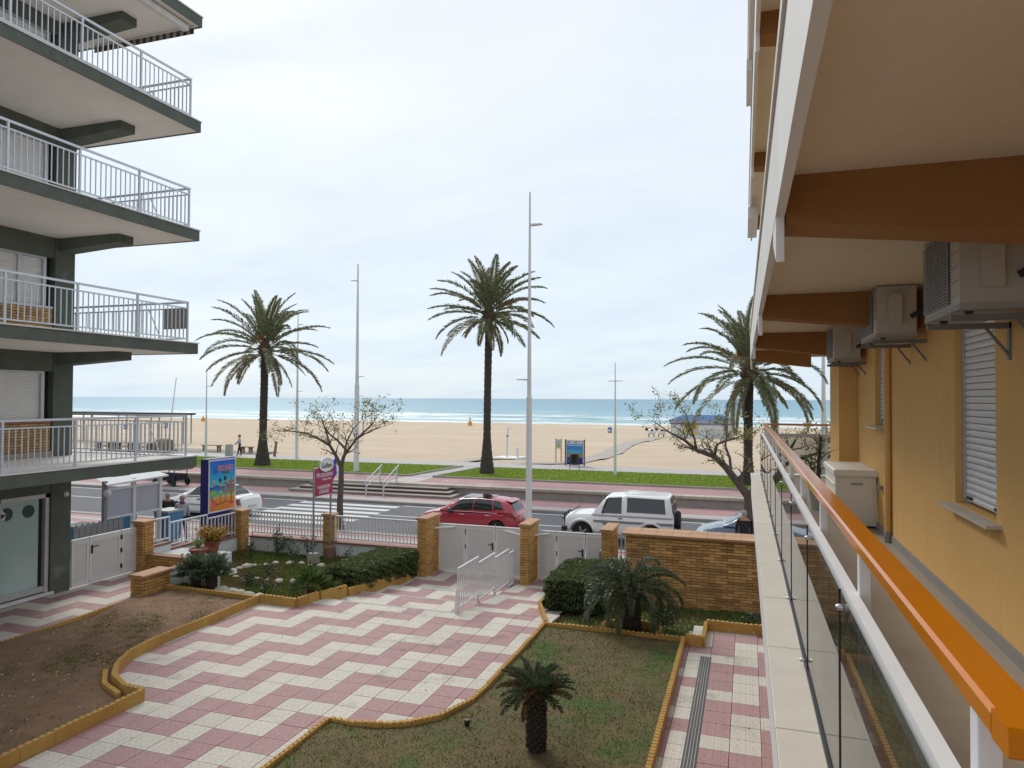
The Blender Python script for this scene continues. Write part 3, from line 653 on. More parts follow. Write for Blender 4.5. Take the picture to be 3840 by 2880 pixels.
# shopfront door
dr_ = MB().box(-16.62, -16.56, 11.0, 13.2, .1, 2.5).build('door', m_dark, LB)
mb = MB(); 
for (y0, y1) in ((13.10, 13.2), (11.9, 11.99)): mb.box(-16.6, -16.44, y0, y1, .1, 2.52)
mb.box(-16.6, -16.44, 11.0, 13.2, 2.42, 2.52); mb.box(-16.6, -16.46, 11.99, 13.1, .1, .26); mb.build('door_frame', m_alu, dr_)
MB().box(-16.545, -16.52, 11.99, 12.98, .26, 2.42).build('glass', m_frost, dr_)
for yc, q in ((12.18, 1), (12.72, 0)):
    MB().lathe([(.155, 0), (.155, .006)], 28, (-16.519, yc, 2.14), 'X').build('round_sticker', mat('dark_sticker', (.03, .06, .06), .4), dr_)
mb = MB(); mb.add([(-16.51, 12.17, 2.14), (-16.51, 12.02, 2.17), (-16.51, 12.06, 2.28)], [(0, 1, 2)]); mb.add([(-16.51, 12.17, 2.13), (-16.51, 12.03, 2.04), (-16.51, 12.13, 2.0)], [(0, 1, 2)]); mb.build('sticker_mark', m_white, dr_)
MB().tube([(-16.5, 12.93, 1.05), (-16.47, 12.93, 1.05), (-16.47, 12.80, 1.05)], .012, 6).build('handle', m_alu, dr_)
MB().box(-16.6, -16.36, 11.0, 13.3, .02, .09).build('door_sill', m_wwall, dr_)
MB().lathe([(.05, 0), (.07, .04), (.05, .09)], 10, (-16.42, 13.6, 2.45), 'X').build('wall_lamp', m_white, LB)
# ------------------------------------------------------------------ right apartment block (the photographer's)
RB = thing('apartment_building', (3.0, 8, 3.34), 'ochre apartment block with glass railed balcony and orange handrail', 'building')
zf, zc = 3.34, 5.95; xw = 1.55; yE = 16.0; yP0, yP1 = 11.34, 12.45
wins = [(5.40, 6.35, 4.13, 5.62), (9.32, 9.86, 4.61, 5.55)]
mb = MB()
for lv in range(3):
    dz = 2.83*lv; z0 = zf+dz if lv else -.6; z1 = zc+dz+.3
    y = -3.
    for (a, b_, s, t_) in wins:
        mb.box(xw, xw+.25, y, a, z0, z1); mb.box(xw, xw+.25, a, b_, z0, s+dz); mb.box(xw, xw+.25, a, b_, t_+dz, z1); y = b_
    mb.box(xw, xw+.25, y, yP1, z0, z1)
mb.box(xw+.25, 9, yP1-.25, yP1, -.6, 12.2); mb.box(xw+.25, 9, -3, -2.8, -.6, 12.2); mb.build('wall', m_ochre, RB)
MB().box(1.31, xw-.001, yP0, yP1+.003, zf-.02, 12.1).build('pilaster', m_ochre, RB)
for i, (a, b_, s, t_) in enumerate(wins):
    wnd = MB().box(xw+.12, xw+.16, a, b_, s, t_).build('window', m_dark, RB)
    MB().box(xw+.05, xw+.12, a, a+.035, s, t_).build('frame', m_alu, wnd); MB().box(xw+.05, xw+.12, b_-.035, b_, s, t_).build('frame', m_alu, wnd)
    z = s+.02; sl = []
    while z < t_-.02:
        me = _boxc.get(('slat', i))
        if me is None:
            me = MB().prism([(-.012, -.024), (.004, -.021), (.012, 0), (.004, .021), (-.012, .024)], -(b_-a)/2+.037, (b_-a)/2-.037, plane='XZ').mesh('slat', m_shut); _boxc[('slat', i)] = me
        put('slat', me, wnd, (xw+.075, (a+b_)/2, z+.024), (0, math.pi, 0)); z += .05
    MB().prism([(xw-.09, s-.035), (xw+.12, s-.03), (xw+.12, s+.0), (xw-.09, s-.012)], a-.1, b_+.1, plane='XZ').build('sill', m_ledge, wnd)
    for yy in (a+.12, b_-.2): MB().box(xw+.045, xw+.06, yy, yy+.09, s+.045, s+.065).build('stopper', m_blk, wnd)
# slabs, fascias, beams per storey
ybeams = [3.5, 7.45, 11.7, 15.75]
for lv in range(3):
    dz = 2.83*lv; xs_ = .14-.018*lv
    MB().box(xs_+.03, 9, -3, yE, zc+dz, zc+dz+.2).build('balcony_slab', m_ceil, RB)
    MB().box(xs_-.01, xs_+.03, -3, yE+.03, zc+dz-.19, zc+dz+.30).build('fascia', m_fascia, RB)
    MB().box(xs_+.03, 9, yE, yE+.03, zc+dz-.14, zc+dz+.30).build('fascia', m_fascia, RB)
    MB().box(xs_-.025, .5, -3, yE+.05, zc+dz+.30, zc+dz+.36).build('ledge', m_ledge, RB)
    for yb in ybeams:
        x1 = 1.31 if yb > 11.4 else xw
        MB().prism([(xs_+.035, zc+dz), (x1, zc+dz), (x1, zc+dz-.36), (xs_+.035, zc+dz-.22)], yb, yb+.28, plane='XZ').build('beam', m_ochred, RB)
        MB().prism([(yb-.16, zc+dz-.18), (yb+.3, zc+dz-.18), (yb+.3, zc+dz-.22), (yb+.03, zc+dz-.42), (yb-.16, zc+dz-.42)] if 0 else [(yb-.02, zc+dz-.19), (yb+.3, zc+dz-.19), (yb+.3, zc+dz-.26), (yb-.02, zc+dz-.40)], xs_-.008, xs_+.028, plane='YZ').build('beam_end_plate', m_fascia, RB)
for lv in (1, 2):
    mb = MB().box(.10-.02*lv, .26, 14.2, 15.95, zc+2.83*lv-.42, zc+2.83*lv-.2); mb.box(.14, .17, 15.6, 15.64, zc+2.83*lv-.55, zc+2.83*lv-.42); mb.build('awning_cassette', m_fascia, RB)
# our balcony
MB().box(.18, 9, 1.3, yE, zf-.24, zf-.05).build('balcony_slab', m_ceil, RB)
MB().box(.5, xw, 1.3, yE, zf-.05, zf).build('balcony_floor', m_floor, RB)
MB().box(.14, .18, 1.3, yE+.03, zf-.43, zf-.02).build('fascia', m_fascia, RB); MB().box(.18, 9, yE, yE+.03, zf-.43, zf-.02).build('fascia', m_fascia, RB)
MB().box(xw-.014, xw, 1.3, yP0, zf, zf+.085).build('skirting', m_skirt, RB)
y = 1.3; ledm = {}
while y < yE-.2:
    L = min(1.18, yE+.04-y); put('ledge_stone', boxmesh(.375, round(L-.004, 3), .05, m_ledge, .004, 'ledge_stone'), RB, (.13+.1875, y+L/2, zf-.005+random.uniform(-.001, .001))); y += L
MB().box(.5, xw+7, yE-.18, yE+.04, zf-.02, zf+.02).build('ledge_stone', m_ledge, RB)
rl = MB()
rl.prism([(.37, 4.380), (.376, 4.374), (.45, 4.374), (.456, 4.380), (.456, 4.412), (.448, 4.42), (.378, 4.42), (.37, 4.412)], 1.37, yE-.06, plane='XZ')
railing = rl.build('railing', m_orange, RB)
MB().prism([(1.29, 4.379), (1.296, 4.373), (1.37, 4.373), (1.37, 4.4205), (1.298, 4.4205), (1.29, 4.413)], .371, xw, plane='YZ').build('handrail', m_orange, railing)
MB().prism([(yE-.14, 4.382), (yE-.06, 4.382), (yE-.06, 4.42), (yE-.14, 4.42)], .456, 4.0, plane='YZ').build('handrail', m_orange, railing)
MB().box(.347, .385, 1.4, yE-.1, 4.14, 4.215).build('mid_rail', m_white, railing)
MB().box(.386, 4, yE-.135, yE-.1, 4.14, 4.215).build('mid_rail', m_alu, railing)
MB().box(.325, .345, 1.4, yE-.1, zf+.021, zf+.042).build('base_channel', m_blk, railing)
js = [1.42]+[4.45+1.445*(i-2) for i in range(1, 11)]+[yE-.1]
for a, b_ in zip(js[:-1], js[1:]):
    MB().quad((.335, a+.007, zf+.042), (.335, b_-.007, zf+.042), (.335, b_-.007, 4.20), (.335, a+.007, 4.20)).build('glass_pane', m_glass, railing, fixn=False)
    MB().box(.331, .341, b_-.007, b_-.001, zf+.042, 4.2).build('glass_joint', m_gedge, railing)
xx = .39
for i in range(3):
    MB().quad((xx+.01, yE-.095, zf+.05), (xx+1.19, yE-.095, zf+.05), (xx+1.19, yE-.095, 4.2), (xx+.01, yE-.095, 4.2)).build('glass_pane', m_glass, railing, fixn=False); xx += 1.2
pm = boxmesh(.04, .05, 4.374-zf, m_white, .003, 'post'); bolt = MB().lathe([(.012, 0), (.012, .018), (.006, .026)], 10, (0, 0, 0), 'X').mesh('bolt', m_steel, smooth=40)
y = 1.52
while y < yE-.2:
    put('post', pm, railing, (.406, y, (4.374+zf)/2)); put('bolt', bolt, railing, (.333, y-.02, 4.165), (0, 0, math.pi)); put('bolt', bolt, railing, (.326, y+.3, zf+.05), (0, 0, math.pi)); y += 1.37
for x in (.45, 1.6, 2.8): put('post', pm, railing, (x, yE-.118, (4.374+zf)/2), (0, 0, math.pi/2))
dp = MB().tube([(xw-.035, 8.86, zf+.12), (xw-.035, 8.86, zc)], .035, 10).build('drainpipe', m_ochre, RB, smooth=40)
MB().tube([(xw-.035, 8.86, zf), (xw-.035, 8.86, zf+.12)], .042, 10).build('pipe_foot', m_skirt, dp, smooth=40)
MB().box(xw-.05, xw, 9.35, 9.43, 3.86, 3.91).build('tap_box', m_skirt, RB)
RB.rotation_euler = (0, 0, R(.33)); RB.location.x -= .035
# air conditioners on brackets under the ceiling
m_ac = mat('ac_casing', (.50, .47, .41), .5, (.44, .41, .36), 3); m_acg = mat('ac_grille', (.36, .36, .34), .6); m_brk = mat('bracket_steel', (.19, .18, .17), .6)
def aircon(y0, y1, z0, z1, lbl, x0=1.1, x1=1.42):
    t_ = thing('air_conditioner', ((x0+x1)/2, (y0+y1)/2, z0), lbl, 'air conditioner', 'air conditioners hung under the balcony ceiling')
    mb = MB().prism([(x0+.012, z0), (x1, z0), (x1, z1), (x0+.012, z1), (x0, z1-.012), (x0, z0+.012)], y0, y1, plane='XZ'); mb.build('casing', m_ac, t_)
    MB().box(x0-.006, x1+.006, y0-.006, y1+.006, z1, z1+.012).build('lid', m_ac, t_); MB().box(x0-.004, x1+.004, y0-.004, y1+.004, z0-.012, z0+.02).build('base_tray', m_acg, t_)
    g = MB().box(x0-.004, x0+.002, y0+.20, y1-.03, z0+.04, z1-.03).build('fan_opening', m_dark, t_)
    mb = MB(); nz = 22
    for k in range(nz+1): zz = z0+.04+(z1-z0-.07)*k/nz; mb.box(x0-.013, x0-.005, y0+.20, y1-.03, zz-.0035, zz+.0035)
    for k in range(9): yy = y0+.20+(y1-y0-.23)*k/8; mb.box(x0-.016, x0-.012, yy-.004, yy+.004, z0+.04, z1-.03)
    mb.build('grille', m_acg, g)
    z = z0+.05
    for k in range(5): MB().box(x0-.004, x0, y0+.03, y0+.22, z0+.07+k*.08, z0+.075+k*.08).build('louvre', m_acg, t_)
    MB().prism([(x0+.09, z0+.1), (x0+.2, z0+.1), (x0+.2, z0+.34), (x0+.18, z0+.37), (x0+.11, z0+.37), (x0+.09, z0+.34)], y0-.045, y0, plane='XZ').build('valve_cover', m_ac, t_)
    MB().tube([(x1-.05, y0-.02, z0+.16), (x1+.02, y0-.05, z0+.2), (xw, y0-.02, z0+.3)], .02, 8).build('pipe', m_blk, t_)
    for yy in (y0+.12, y1-.14):
        mb = MB().box(x0-.02, xw, yy-.02, yy+.02, z0-.065, z0-.03); mb.box(xw-.03, xw, yy-.02, yy+.02, z0-.26, z0-.03); mb.tube([(x1-.02, yy, z0-.06), (xw-.02, yy, z0-.24)], .01, 5)
        mb.build('bracket', m_brk, t_)
        MB().box(x0+.05, x0+.09, yy-.02, yy+.02, z0-.03, z0-.012).build('rubber_foot', m_blk, t_)
aircon(4.45, 5.25, 5.43, 5.92, 'dusty air conditioner hung above the wide shuttered window')
aircon(7.1, 8.0, 5.50, 5.93, 'cream air conditioner hung between the two shuttered windows')
aircon(10.42, 11.25, 5.46, 5.92, 'small air conditioner hung beside the wall pilaster, beyond the narrow window')
# storage cabinet
m_cab = mat('cream_plastic', (.82, .79, .72), .5, (.76, .73, .66), 4)
cb = thing('storage_cabinet', (1.26, 10.3, zf), 'cream plastic storage cabinet standing on the balcony floor', 'cabinet')
MB().prism([(1.04, zf+.03), (1.51, zf+.03), (1.49, zf+.64), (1.03, zf+.64)], 9.72, 10.92, plane='XZ').build('body', m_cab, cb)
MB().prism([(1.01, zf+.64), (1.51, zf+.64), (1.51, zf+.70), (1.49, zf+.715), (1.03, zf+.715), (1.01, zf+.70)], 9.68, 10.96, plane='XZ').build('lid', m_cab, cb)
MB().box(1.09, 1.46, 9.708, 9.722, zf+.08, zf+.53).build('front_panel', m_cab, cb); MB().box(1.21, 1.34, 9.70, 9.712, zf+.535, zf+.55).build('handle', m_skirt, cb)
for k in range(4): MB().box(1.018, 1.036, 9.8, 10.85, zf+.12+k*.13, zf+.135+k*.13).build('side_rib', m_cab, cb)
for yy in (9.75, 10.85): MB().box(1.08, 1.46, yy, yy+.06, zf, zf+.03).build('foot', m_blk, cb)
# ------------------------------------------------------------------ garden walls, piers, gates
def pier(x0, x1, y0, y1, z0, z1, lbl, name='brick_pier', grp='brick gate piers', faces=('-Y', '+X')):
    t_ = thing(name, ((x0+x1)/2, (y0+y1)/2, z0), lbl, 'pier', grp)
    MB().box(x0+.03, x1-.03, y0+.03, y1-.03, z0, z1).build('core', m_mortar, t_)
    bricks(t_, '-Y', x0, x1, z0, z1, y0, m_brickG, .26); bricks(t_, '+X', y0+.052, y1, z0, z1, x1, m_brickG, .26)
    MB().box(x0-.0, x0+.04, y0+.055, y1, z0, z1).build('side_bricks', m_brickG, t_); MB().box(x0+.045, x1-.055, y1-.045, y1, z0, z1).build('back_bricks', m_brickG, t_)
    mb = MB().prism([(x0-.04, z1), (x1+.04, z1), (x1+.04, z1+.05), (x1+.0, z1+.065), (x0-.0, z1+.065), (x0-.04, z1+.05)], y0-.04, y1+.04, plane='XZ'); mb.build('cap', m_capb, t_)
    return t_
pier(-9.36, -9.08, 19.32, 20.36, -.62, 1.29, 'brick gate pier at the end of the clipped hedge beside the steps')
pier(-6.17, -5.90, 19.38, 20.36, -.62, 1.29, 'brick gate pier where the white stair railing ends')
pier(-3.82, -3.54, 19.32, 20.40, -.62, 1.29, 'brick gate pier with a grey letterbox next to the high brick wall')
lb_ = MB().box(-3.91, -3.82, 19.5, 19.9, .28, .72).build('letterbox', mat('grey_box', (.22, .23, .25), .6)); tag(lb_, 'grey metal letterbox fixed to the side of a brick gate pier', 'letterbox')
pier(-16.62, -16.24, 20.02, 20.42, -.5, 1.04, 'brick fence pillar in front of the blue poster board', grp='low brick pillars')
pier(-13.33, -12.98, 20.42, 20.74, -.5, 1.03, 'short brick fence pillar behind the hairdresser sign', grp='low brick pillars')
pier(-16.52, -16.14, 15.82, 16.2, 0, 1.35, 'brick pillar closing the white side gate', grp='low brick pillars')
pier(-14.52, -14.12, 13.85, 14.72, 0, .46, 'low brick block at the corner of the soil bed', grp='low brick pillars')
lw = thing('brick_wall', (-15.3, 16.0, 0), 'low brick wall below the flower pots with brown coping', 'wall')
MB().box(-16.14, -14.5, 16.0, 16.2, 0, .43).build('core', m_mortar, lw); bricks(lw, '-Y', -16.14, -14.5, 0, .43, 15.95, m_brickG, .26)
MB().box(-16.14, -14.45, 15.92, 16.22, .43, .47).build('coping', m_cope, lw)
ww = thing('garden_wall', (-14.45, 15.6, 0), 'whitewashed garden wall with brown coping behind the twin fan palms', 'wall')
MB().box(-14.5, -14.34, 14.74, 16.6, -.2, .36).build('wall', m_wwall, ww)
MB().prism([(14.74, .36), (16.0, .43), (16.0, .47), (14.74, .40)], -14.53, -14.31, plane='YZ').build('coping', m_cope, ww)
MB().prism([(-14.34, -.2), (-13.22, -.2), (-13.22, .30), (-14.34, .42)], 15.4, 15.5, plane='XZ').build('wall', m_wwall, ww)
tr = thing('raised_terrace', (-15.4, 18.0, -.3), 'whitewashed raised plinth carrying the flower pots', 'terrace')
MB().box(-16.4, -14.52, 16.2, 17.5, -.4, .34).build('terrace', m_wwall, tr)
# stepped white side wall below the stepped railing
sw = thing('garden_wall', (-16.45, 18, 0), 'stepped white boundary wall with brown coping under the stepped railing', 'wall')
for (y0, y1, z) in ((16.2, 17.1, .60), (17.1, 18.7, .40), (18.7, 20.02, .26)):
    MB().box(-16.52, -16.40, y0, y1, -.5, z-.06).build('wall', m_wwall, sw); MB().box(-16.55, -16.37, y0, y1, z-.06, z).build('coping', m_cope, sw)
def rail_panel(parent, p0, p1, zt, zb, sp=.13, r_=.02, bw=.028, tb=.05, name='panel'):
    a, b_ = Vector(p0), Vector(p1); d = b_-a; L = d.length; dn = d.normalized(); ang = math.atan2(d.y, d.x)
    pn = MB().tube([(a.x, a.y, zt), (b_.x, b_.y, zt)], .028, 8).build('top_rail', m_white, parent, smooth=40)
    c = (a+b_)/2; put('bottom_rail', boxmesh(L, .035, .035, m_white), parent, (c.x, c.y, zb), (0, 0, ang))
    n_ = max(2, int(round(L/sp))); me = boxmesh(bw, bw, zt-zb, m_white, 0, 'baluster')
    for k in range(n_+1):
        p = a+d*(k/n_); end = k in (0, n_)
        put('baluster', me, parent, (p.x, p.y, (zt+zb)/2), (0, 0, ang))
        if end: put('post', boxmesh(.04, .04, zb+.0-zb+tb+.0 if tb > .05 else .1, m_white, 0, 'post'), parent, (p.x, p.y, zb-.05), (0, 0, ang))
f1 = thing('railing', (-16.46, 18, .3), 'white stepped railing along the side ramp next to the blue poster board', 'railing')
for (y0, y1, zt, zb) in ((16.25, 17.09, 1.33, .70), (17.13, 18.66, 1.15, .50), (18.70, 19.98, 1.02, .36)): rail_panel(f1, (-16.46, y0, 0), (-16.46, y1, 0), zt, zb, .155)
fw_ = thing('garden_wall', (-13, 20.5, 0), 'low white wall with brown coping under the street fence', 'wall')
MB().box(-16.24, -9.36, 20.45, 20.65, -.62, .14).build('wall', m_wwall, fw_); MB().box(-16.24, -9.36, 20.40, 20.70, .14, .19).build('coping', m_cope, fw_)
f2 = thing('railing', (-14.8, 20.55, .19), 'white baluster fence between the poster board pillar and the short pillar', 'railing', 'street fence'); rail_panel(f2, (-16.2, 20.55, 0), (-13.36, 20.55, 0), 1.0, .30, .125)
f3 = thing('railing', (-11.2, 20.55, .19), 'white baluster fence behind the clipped hedge', 'railing', 'street fence'); rail_panel(f3, (-12.94, 20.55, 0), (-9.4, 20.5, 0), 1.02, .30, .125)
f4 = thing('railing', (-3.35, 20.2, -.3), 'narrow white railing between the letterbox pier and the brick wall', 'railing'); rail_panel(f4, (-3.52, 20.2, 0), (-3.2, 20.2, 0), 1.07, -.3, .1)
f5 = thing('stair_railing', (-6.37, 17.6, -.2), 'stepped white metal railing running down between the steps and the ramp', 'railing')
for (y0, y1, zt) in ((15.27, 16.58, .985), (16.61, 17.78, .83), (17.81, 18.96, .70), (19.0, 19.36, .57)): rail_panel(f5, (-6.36, y0, 0), (-6.36, y1, 0), zt, zt-.91, .12, bw=.022, tb=.16)
MB().prism([(15.27, -.0), (15.16, -.0), (15.27, .5)], -6.40, -6.33, plane='YZ').build('end_fin', m_white, f5)
def gate(name, x0, x1, y, z0, z1, splits, label, hinge, handle):
    t_ = thing(name, ((x0+x1)/2, y, z0), label, 'gate')
    xs_ = [x0]+splits+[x1]
    for i, (a, b_) in enumerate(zip(xs_[:-1], xs_[1:])):
        a += .012; b_ -= .012
        pn = MB().box(a, b_, y, y+.04, z0+.03, z1-.02).build('panel', m_gate, t_)
        mb = MB(); mb.box(a, a+.07, y-.012, y, z0+.03, z1-.03); mb.box(b_-.07, b_, y-.012, y, z0+.03, z1-.03); mb.box(a+.07, b_-.07, y-.012, y, z1-.1, z1-.03); mb.box(a+.07, b_-.07, y-.012, y, z0+.03, z0+.13); mb.build('frame', m_white, pn)
        MB().tube([(a, y+.01, z1), (b_, y+.01, z1)], .03, 8).build('top_tube', m_white, pn, smooth=40)
    for h in hinge:
        for z in (z1-.18, z1-.62): MB().box(h-.012, h+.012, y-.03, y-.012, z-.07, z+.07).build('hinge', m_blk, t_)
    hx, hd = handle; MB().box(hx-.025, hx+.025, y-.03, y-.013, .36, .58).build('lock_plate', m_blk, t_); MB().tube([(hx, y-.03, .53), (hx, y-.06, .53), (hx+hd*.13, y-.06, .53)], .014, 6).build('handle', m_blk, t_)
    return t_
g1 = gate('garden_gate', -9.05, -6.2, 20.2, -.40, 1.05, [-8.16, -7.2], 'white sheet metal gate at the foot of the steps', (-8.16,), (-7.28, -1))
MB().tube([(-9.28, 19.9, .95), (-8.5, 20.12, 1.0)], .03, 7).build('gate_arm', m_white, g1, smooth=40); MB().tube([(-6.85, 20.12, .98), (-6.2, 19.95, .9)], .03, 7).build('gate_arm', m_white, g1, smooth=40)
g2 = gate('garden_gate', -5.87, -3.85, 20.2, -.40, 1.03, [-5.3, -4.45], 'white sheet metal gate behind the rounded bush at the ramp', (-5.3,), (-4.53, -1))
MB().tube([(-6.05, 19.9, .93), (-5.5, 20.12, .98)], .03, 7).build('gate_arm', m_white, g2, smooth=40)
# side gate beside the left block (runs along y)
sg = thing('side_gate', (-16.42, 14.8, 0), 'white panelled side gate between the green block and a brick pillar', 'gate')
for (a, b_) in ((13.8, 14.3), (14.32, 15.3), (15.32, 15.84)):
    pn = MB().box(-16.44, -16.40, a, b_, .03, 1.2).build('panel', m_gate, sg)
    mb = MB().box(-16.40, -16.385, a, a+.07, .03, 1.2); mb.box(-16.40, -16.385, b_-.07, b_, .03, 1.2); mb.box(-16.40, -16.385, a+.07, b_-.07, 1.1, 1.2); mb.box(-16.40, -16.385, a+.07, b_-.07, .03, .14); mb.build('frame', m_white, pn)
    MB().tube([(-16.42, a, 1.22), (-16.42, b_, 1.22)], .03, 8).build('top_tube', m_white, pn, smooth=40)
for z in (.28, .7, 1.06): MB().box(-16.385, -16.37, 15.28, 15.34, z-.06, z+.06).build('hinge', m_blk, sg)
MB().tube([(-16.385, 14.38, .98), (-16.34, 14.38, .98), (-16.34, 14.55, .98)], .014, 6).build('handle', m_blk, sg); MB().box(-16.385, -16.37, 14.355, 14.405, .8, 1.02).build('lock_plate', m_blk, sg)
# high brick wall
bw_ = thing('brick_wall', (-1, 19.8, -.6), 'high brown brick wall with sandstone capping behind the sago palm', 'wall')
MB().box(-3.12, 3.0, 19.40, 20.15, -.75, 1.25).build('core', m_mortar, bw_)
bricks(bw_, '-Y', -3.15, .30, -.70, 1.25, 19.355, m_brickB, .31, .075, .05)
rest = MB()
for r_ in range(26):
    x = .30-(0 if r_ % 2 else .155)
    while x < 2.9: rest.box(max(.3, x)+.005, x+.305, 19.36, 19.40, -.70+r_*.075+.005, -.70+(r_+1)*.075-.004); x += .31
tag(rest.build('brickwork', m_brickB, bw_), kind='stuff')
MB().box(-3.15, -3.11, 19.405, 20.15, -.7, 1.25).build('side_bricks', m_brickB, bw_)
x = -3.24
while x < 3.0:
    put('cap_stone', boxmesh(.437, .5, .06, m_capb, .006, 'cap_stone'), bw_, (x+.22, 19.48, 1.28)); put('cap_stone', boxmesh(.437, .45, .06, m_capb, .006, 'cap_stone'), bw_, (x+.22, 19.96, 1.284)); x += .44
# ------------------------------------------------------------------ promenade retaining wall, steps, handrail
rw = thing('retaining_wall', (-18, 36, -.35), 'long concrete retaining wall with pale cap stones along the promenade', 'wall')
MB().box(-300, 300, 35.85, 36.32, -.7, .06).build('wall', m_conc, rw)
x = -46.
while x < 14: put('cap_stone', boxmesh(1.09, .62, .14, m_capst, .012, 'cap_stone'), rw, (x+.55, 36.02, .13)); x += 1.1
MB().box(-300, -46.01, 35.71, 36.33, .06, .2).build('cap_run', m_capst, rw); MB().box(14.9, 300, 35.71, 36.33, .06, .2).build('cap_run', m_capst, rw)
st = thing('promenade_steps', (-20, 35, -.35), 'three broad stone steps with dark red risers below the promenade', 'steps')
for k in range(3):
    y0 = 34.2+.52*k; xa, xb = -24.6+.35*k, -14.65-.35*k; z = -.35+.14*(k+1)
    MB().box(xa+.03, xb-.03, y0+.03, 35.85, -.5, z-.045).build('riser', m_step if k else m_conc, st); MB().box(xa, xb, y0, 35.86+.004*k, z-.045, z).build('tread', m_conc, st)
hr = thing('handrail', (-18.8, 35, -.35), 'pair of steel handrails standing on the promenade steps', 'handrail')
for sx in (0, -1.05):
    MB().tube([(-18.5+sx, 34.05, .42), (-18.75+sx, 36.25, 1.12)], .03, 8).build('rail', m_rail, hr, smooth=40); MB().tube([(-18.5+sx, 34.05, .12), (-18.75+sx, 36.1, .72)], .025, 8).build('rail', m_rail, hr, smooth=40)
    MB().tube([(-18.52+sx, 34.1, -.36), (-18.52+sx, 34.1, .42)], .045, 8).build('post', m_rail, hr, smooth=40); MB().tube([(-18.73+sx, 36.0, .18), (-18.73+sx, 36.0, 1.05)], .045, 8).build('post', m_rail, hr, smooth=40)
# ------------------------------------------------------------------ lamp masts
m_mast = mat('mast_white', (.70, .71, .70), .5, (.62, .63, .62), 3)
def mast(x, y, z0, h, lumi, lbl, r0_=.13, grp='white lamp masts', lean=.0, side=1):
    t_ = thing('lamp_mast', (x, y, z0), lbl, 'lamp mast', grp)
    MB().tube([(x, y, z0), (x, y, z0+h*.42), (x+lean, y, z0+h*.421), (x+lean, y, z0+h)], [r0_, r0_*.85, r0_*.66, r0_*.28], 10).build('pole', m_mast, t_, smooth=40)
    for (zz, s) in lumi:
        L = MB().prism([(0, -.02), (s*.42, .0), (s*.42, .03), (0, .04)], -.10, .10, plane='XZ'); me = L.mesh('luminaire', m_mast); put('luminaire', me, t_, (x+(.05 if s > 0 else -.05), y, zz))
    return t_
mast(-7.62, 25.0, -.47, 13.0, [(11.3, 1), (5.6, -1)], 'tall white lamp mast rising behind the gate pier by the red car', .125)
mast(-23.5, 39.7, .2, 13.2, [(12.35, -1), (6.25, 1)], 'white lamp mast standing behind the bare tree', .17)
mast(-7.72, 43.4, .2, 6.95, [(6.0, 1), (6.0, -1)], 'slim white lamp mast on the lawn right of the beach notice board', .09)
mast(-39.8, 44.9, .2, 6.9, [(5.75, 1)], 'slim white lamp mast left of the palm with the poster board in front', .10)
mast(4.4, 47.5, .2, 11, [(10, 1)], 'white lamp mast seen beyond the far end of the balcony', .2)
mast(-33.4, 47.5, .2, 11.3, [(10.6, 1), (5.4, 1)], 'white lamp mast half hidden behind the left palm trunk', .13)
pl = MB().tube([(-58.6, 60.5, -.2), (-57.6, 60.5, 7.0)], [.07, .05], 8).build('flagpole', m_mast, smooth=40, loc=(-58.6, 60.5, -.2)); tag(pl, 'leaning thin flagpole beside the dark beach bar roof', 'flagpole')
# ------------------------------------------------------------------ vegetation
m_trunk = mat('palm_bark', (.085, .068, .055), .95, (.035, .028, .024), 6, .3, .9, 18, stretch=(1, 1, 2.2))
m_boot = mat('palm_boots', (.15, .10, .06), .95, (.07, .045, .03), 8, .3, .6, 25)
m_frond = [leafmat('frond_a', (.11, .13, .065), (.25, .28, .15)), leafmat('frond_b', (.13, .145, .075), (.30, .315, .18)), leafmat('frond_c', (.15, .14, .075), (.32, .29, .17))]
m_rach = mat('frond_stalk', (.20, .19, .09), .7)
m_fruit = mat('date_stalks', (.42, .20, .04), .8)
def frond_mesh(name, el, L, droop, nl, ll, w_, m, seed, vee=.5, twist=0., fwd=.75, curve=1.4, side=0., start=.14, prof=None, rach=.018):
    """frond in local coords: starts at origin, heads to +X at elevation el, bends under its weight"""
    rg = random.Random(seed); N = 22; pts = []; p = Vector((0, 0, 0)); st_ = L/N
    for i in range(N+1):
        pts.append(p.copy()); t_ = i/N; a = el-droop*t_**curve; s = side*t_
        p = p+Vector((math.cos(a)*math.cos(s), math.cos(a)*math.sin(s), math.sin(a)))*st_
    mb = MB(); mb.tube(pts, [rach*(1-.85*i/N) for i in range(N+1)], 4, mi=1, cap=False)
    for k in range(nl):
        t_ = start+(1-start)*(k+.5)/nl; f = t_*N; i = min(N-1, int(f)); q = pts[i].lerp(pts[i+1], f-i); d = (pts[i+1]-pts[i]).normalized()
        sd_ = d.cross(Vector((0, 0, 1))); sd_ = sd_.normalized() if sd_.length > 1e-4 else Vector((0, 1, 0)); un = sd_.cross(d).normalized()
        lp = prof(t_) if prof else math.sin(math.pi*min(1, .16+.80*t_))**.7
        for sgn in (-1, 1):
            ln = ll*lp*rg.uniform(.85, 1.1); tw = twist+rg.uniform(-.18, .18)
            v = (sd_*sgn*(1-fwd*.45-.25*t_)+d*(fwd+.35*t_)+un*(vee*rg.uniform(.5, 1.2)+tw)).normalized()
            e = q+v*ln-Vector((0, 0, 1))*ln*.18*rg.uniform(.4, 1.6); mid = q+v*ln*.45
            nr = v.cross(un).normalized() if rg.random() < .5 else (v.cross(un)+un*.8).normalized()
            h = w_*rg.uniform(.8, 1.2)
            mb.add([q, mid+nr*h, e, mid-nr*h], [(0, 1, 2, 3)], 0)
    me = mb.mesh(name, [m, m_rach], fixn=False); return me
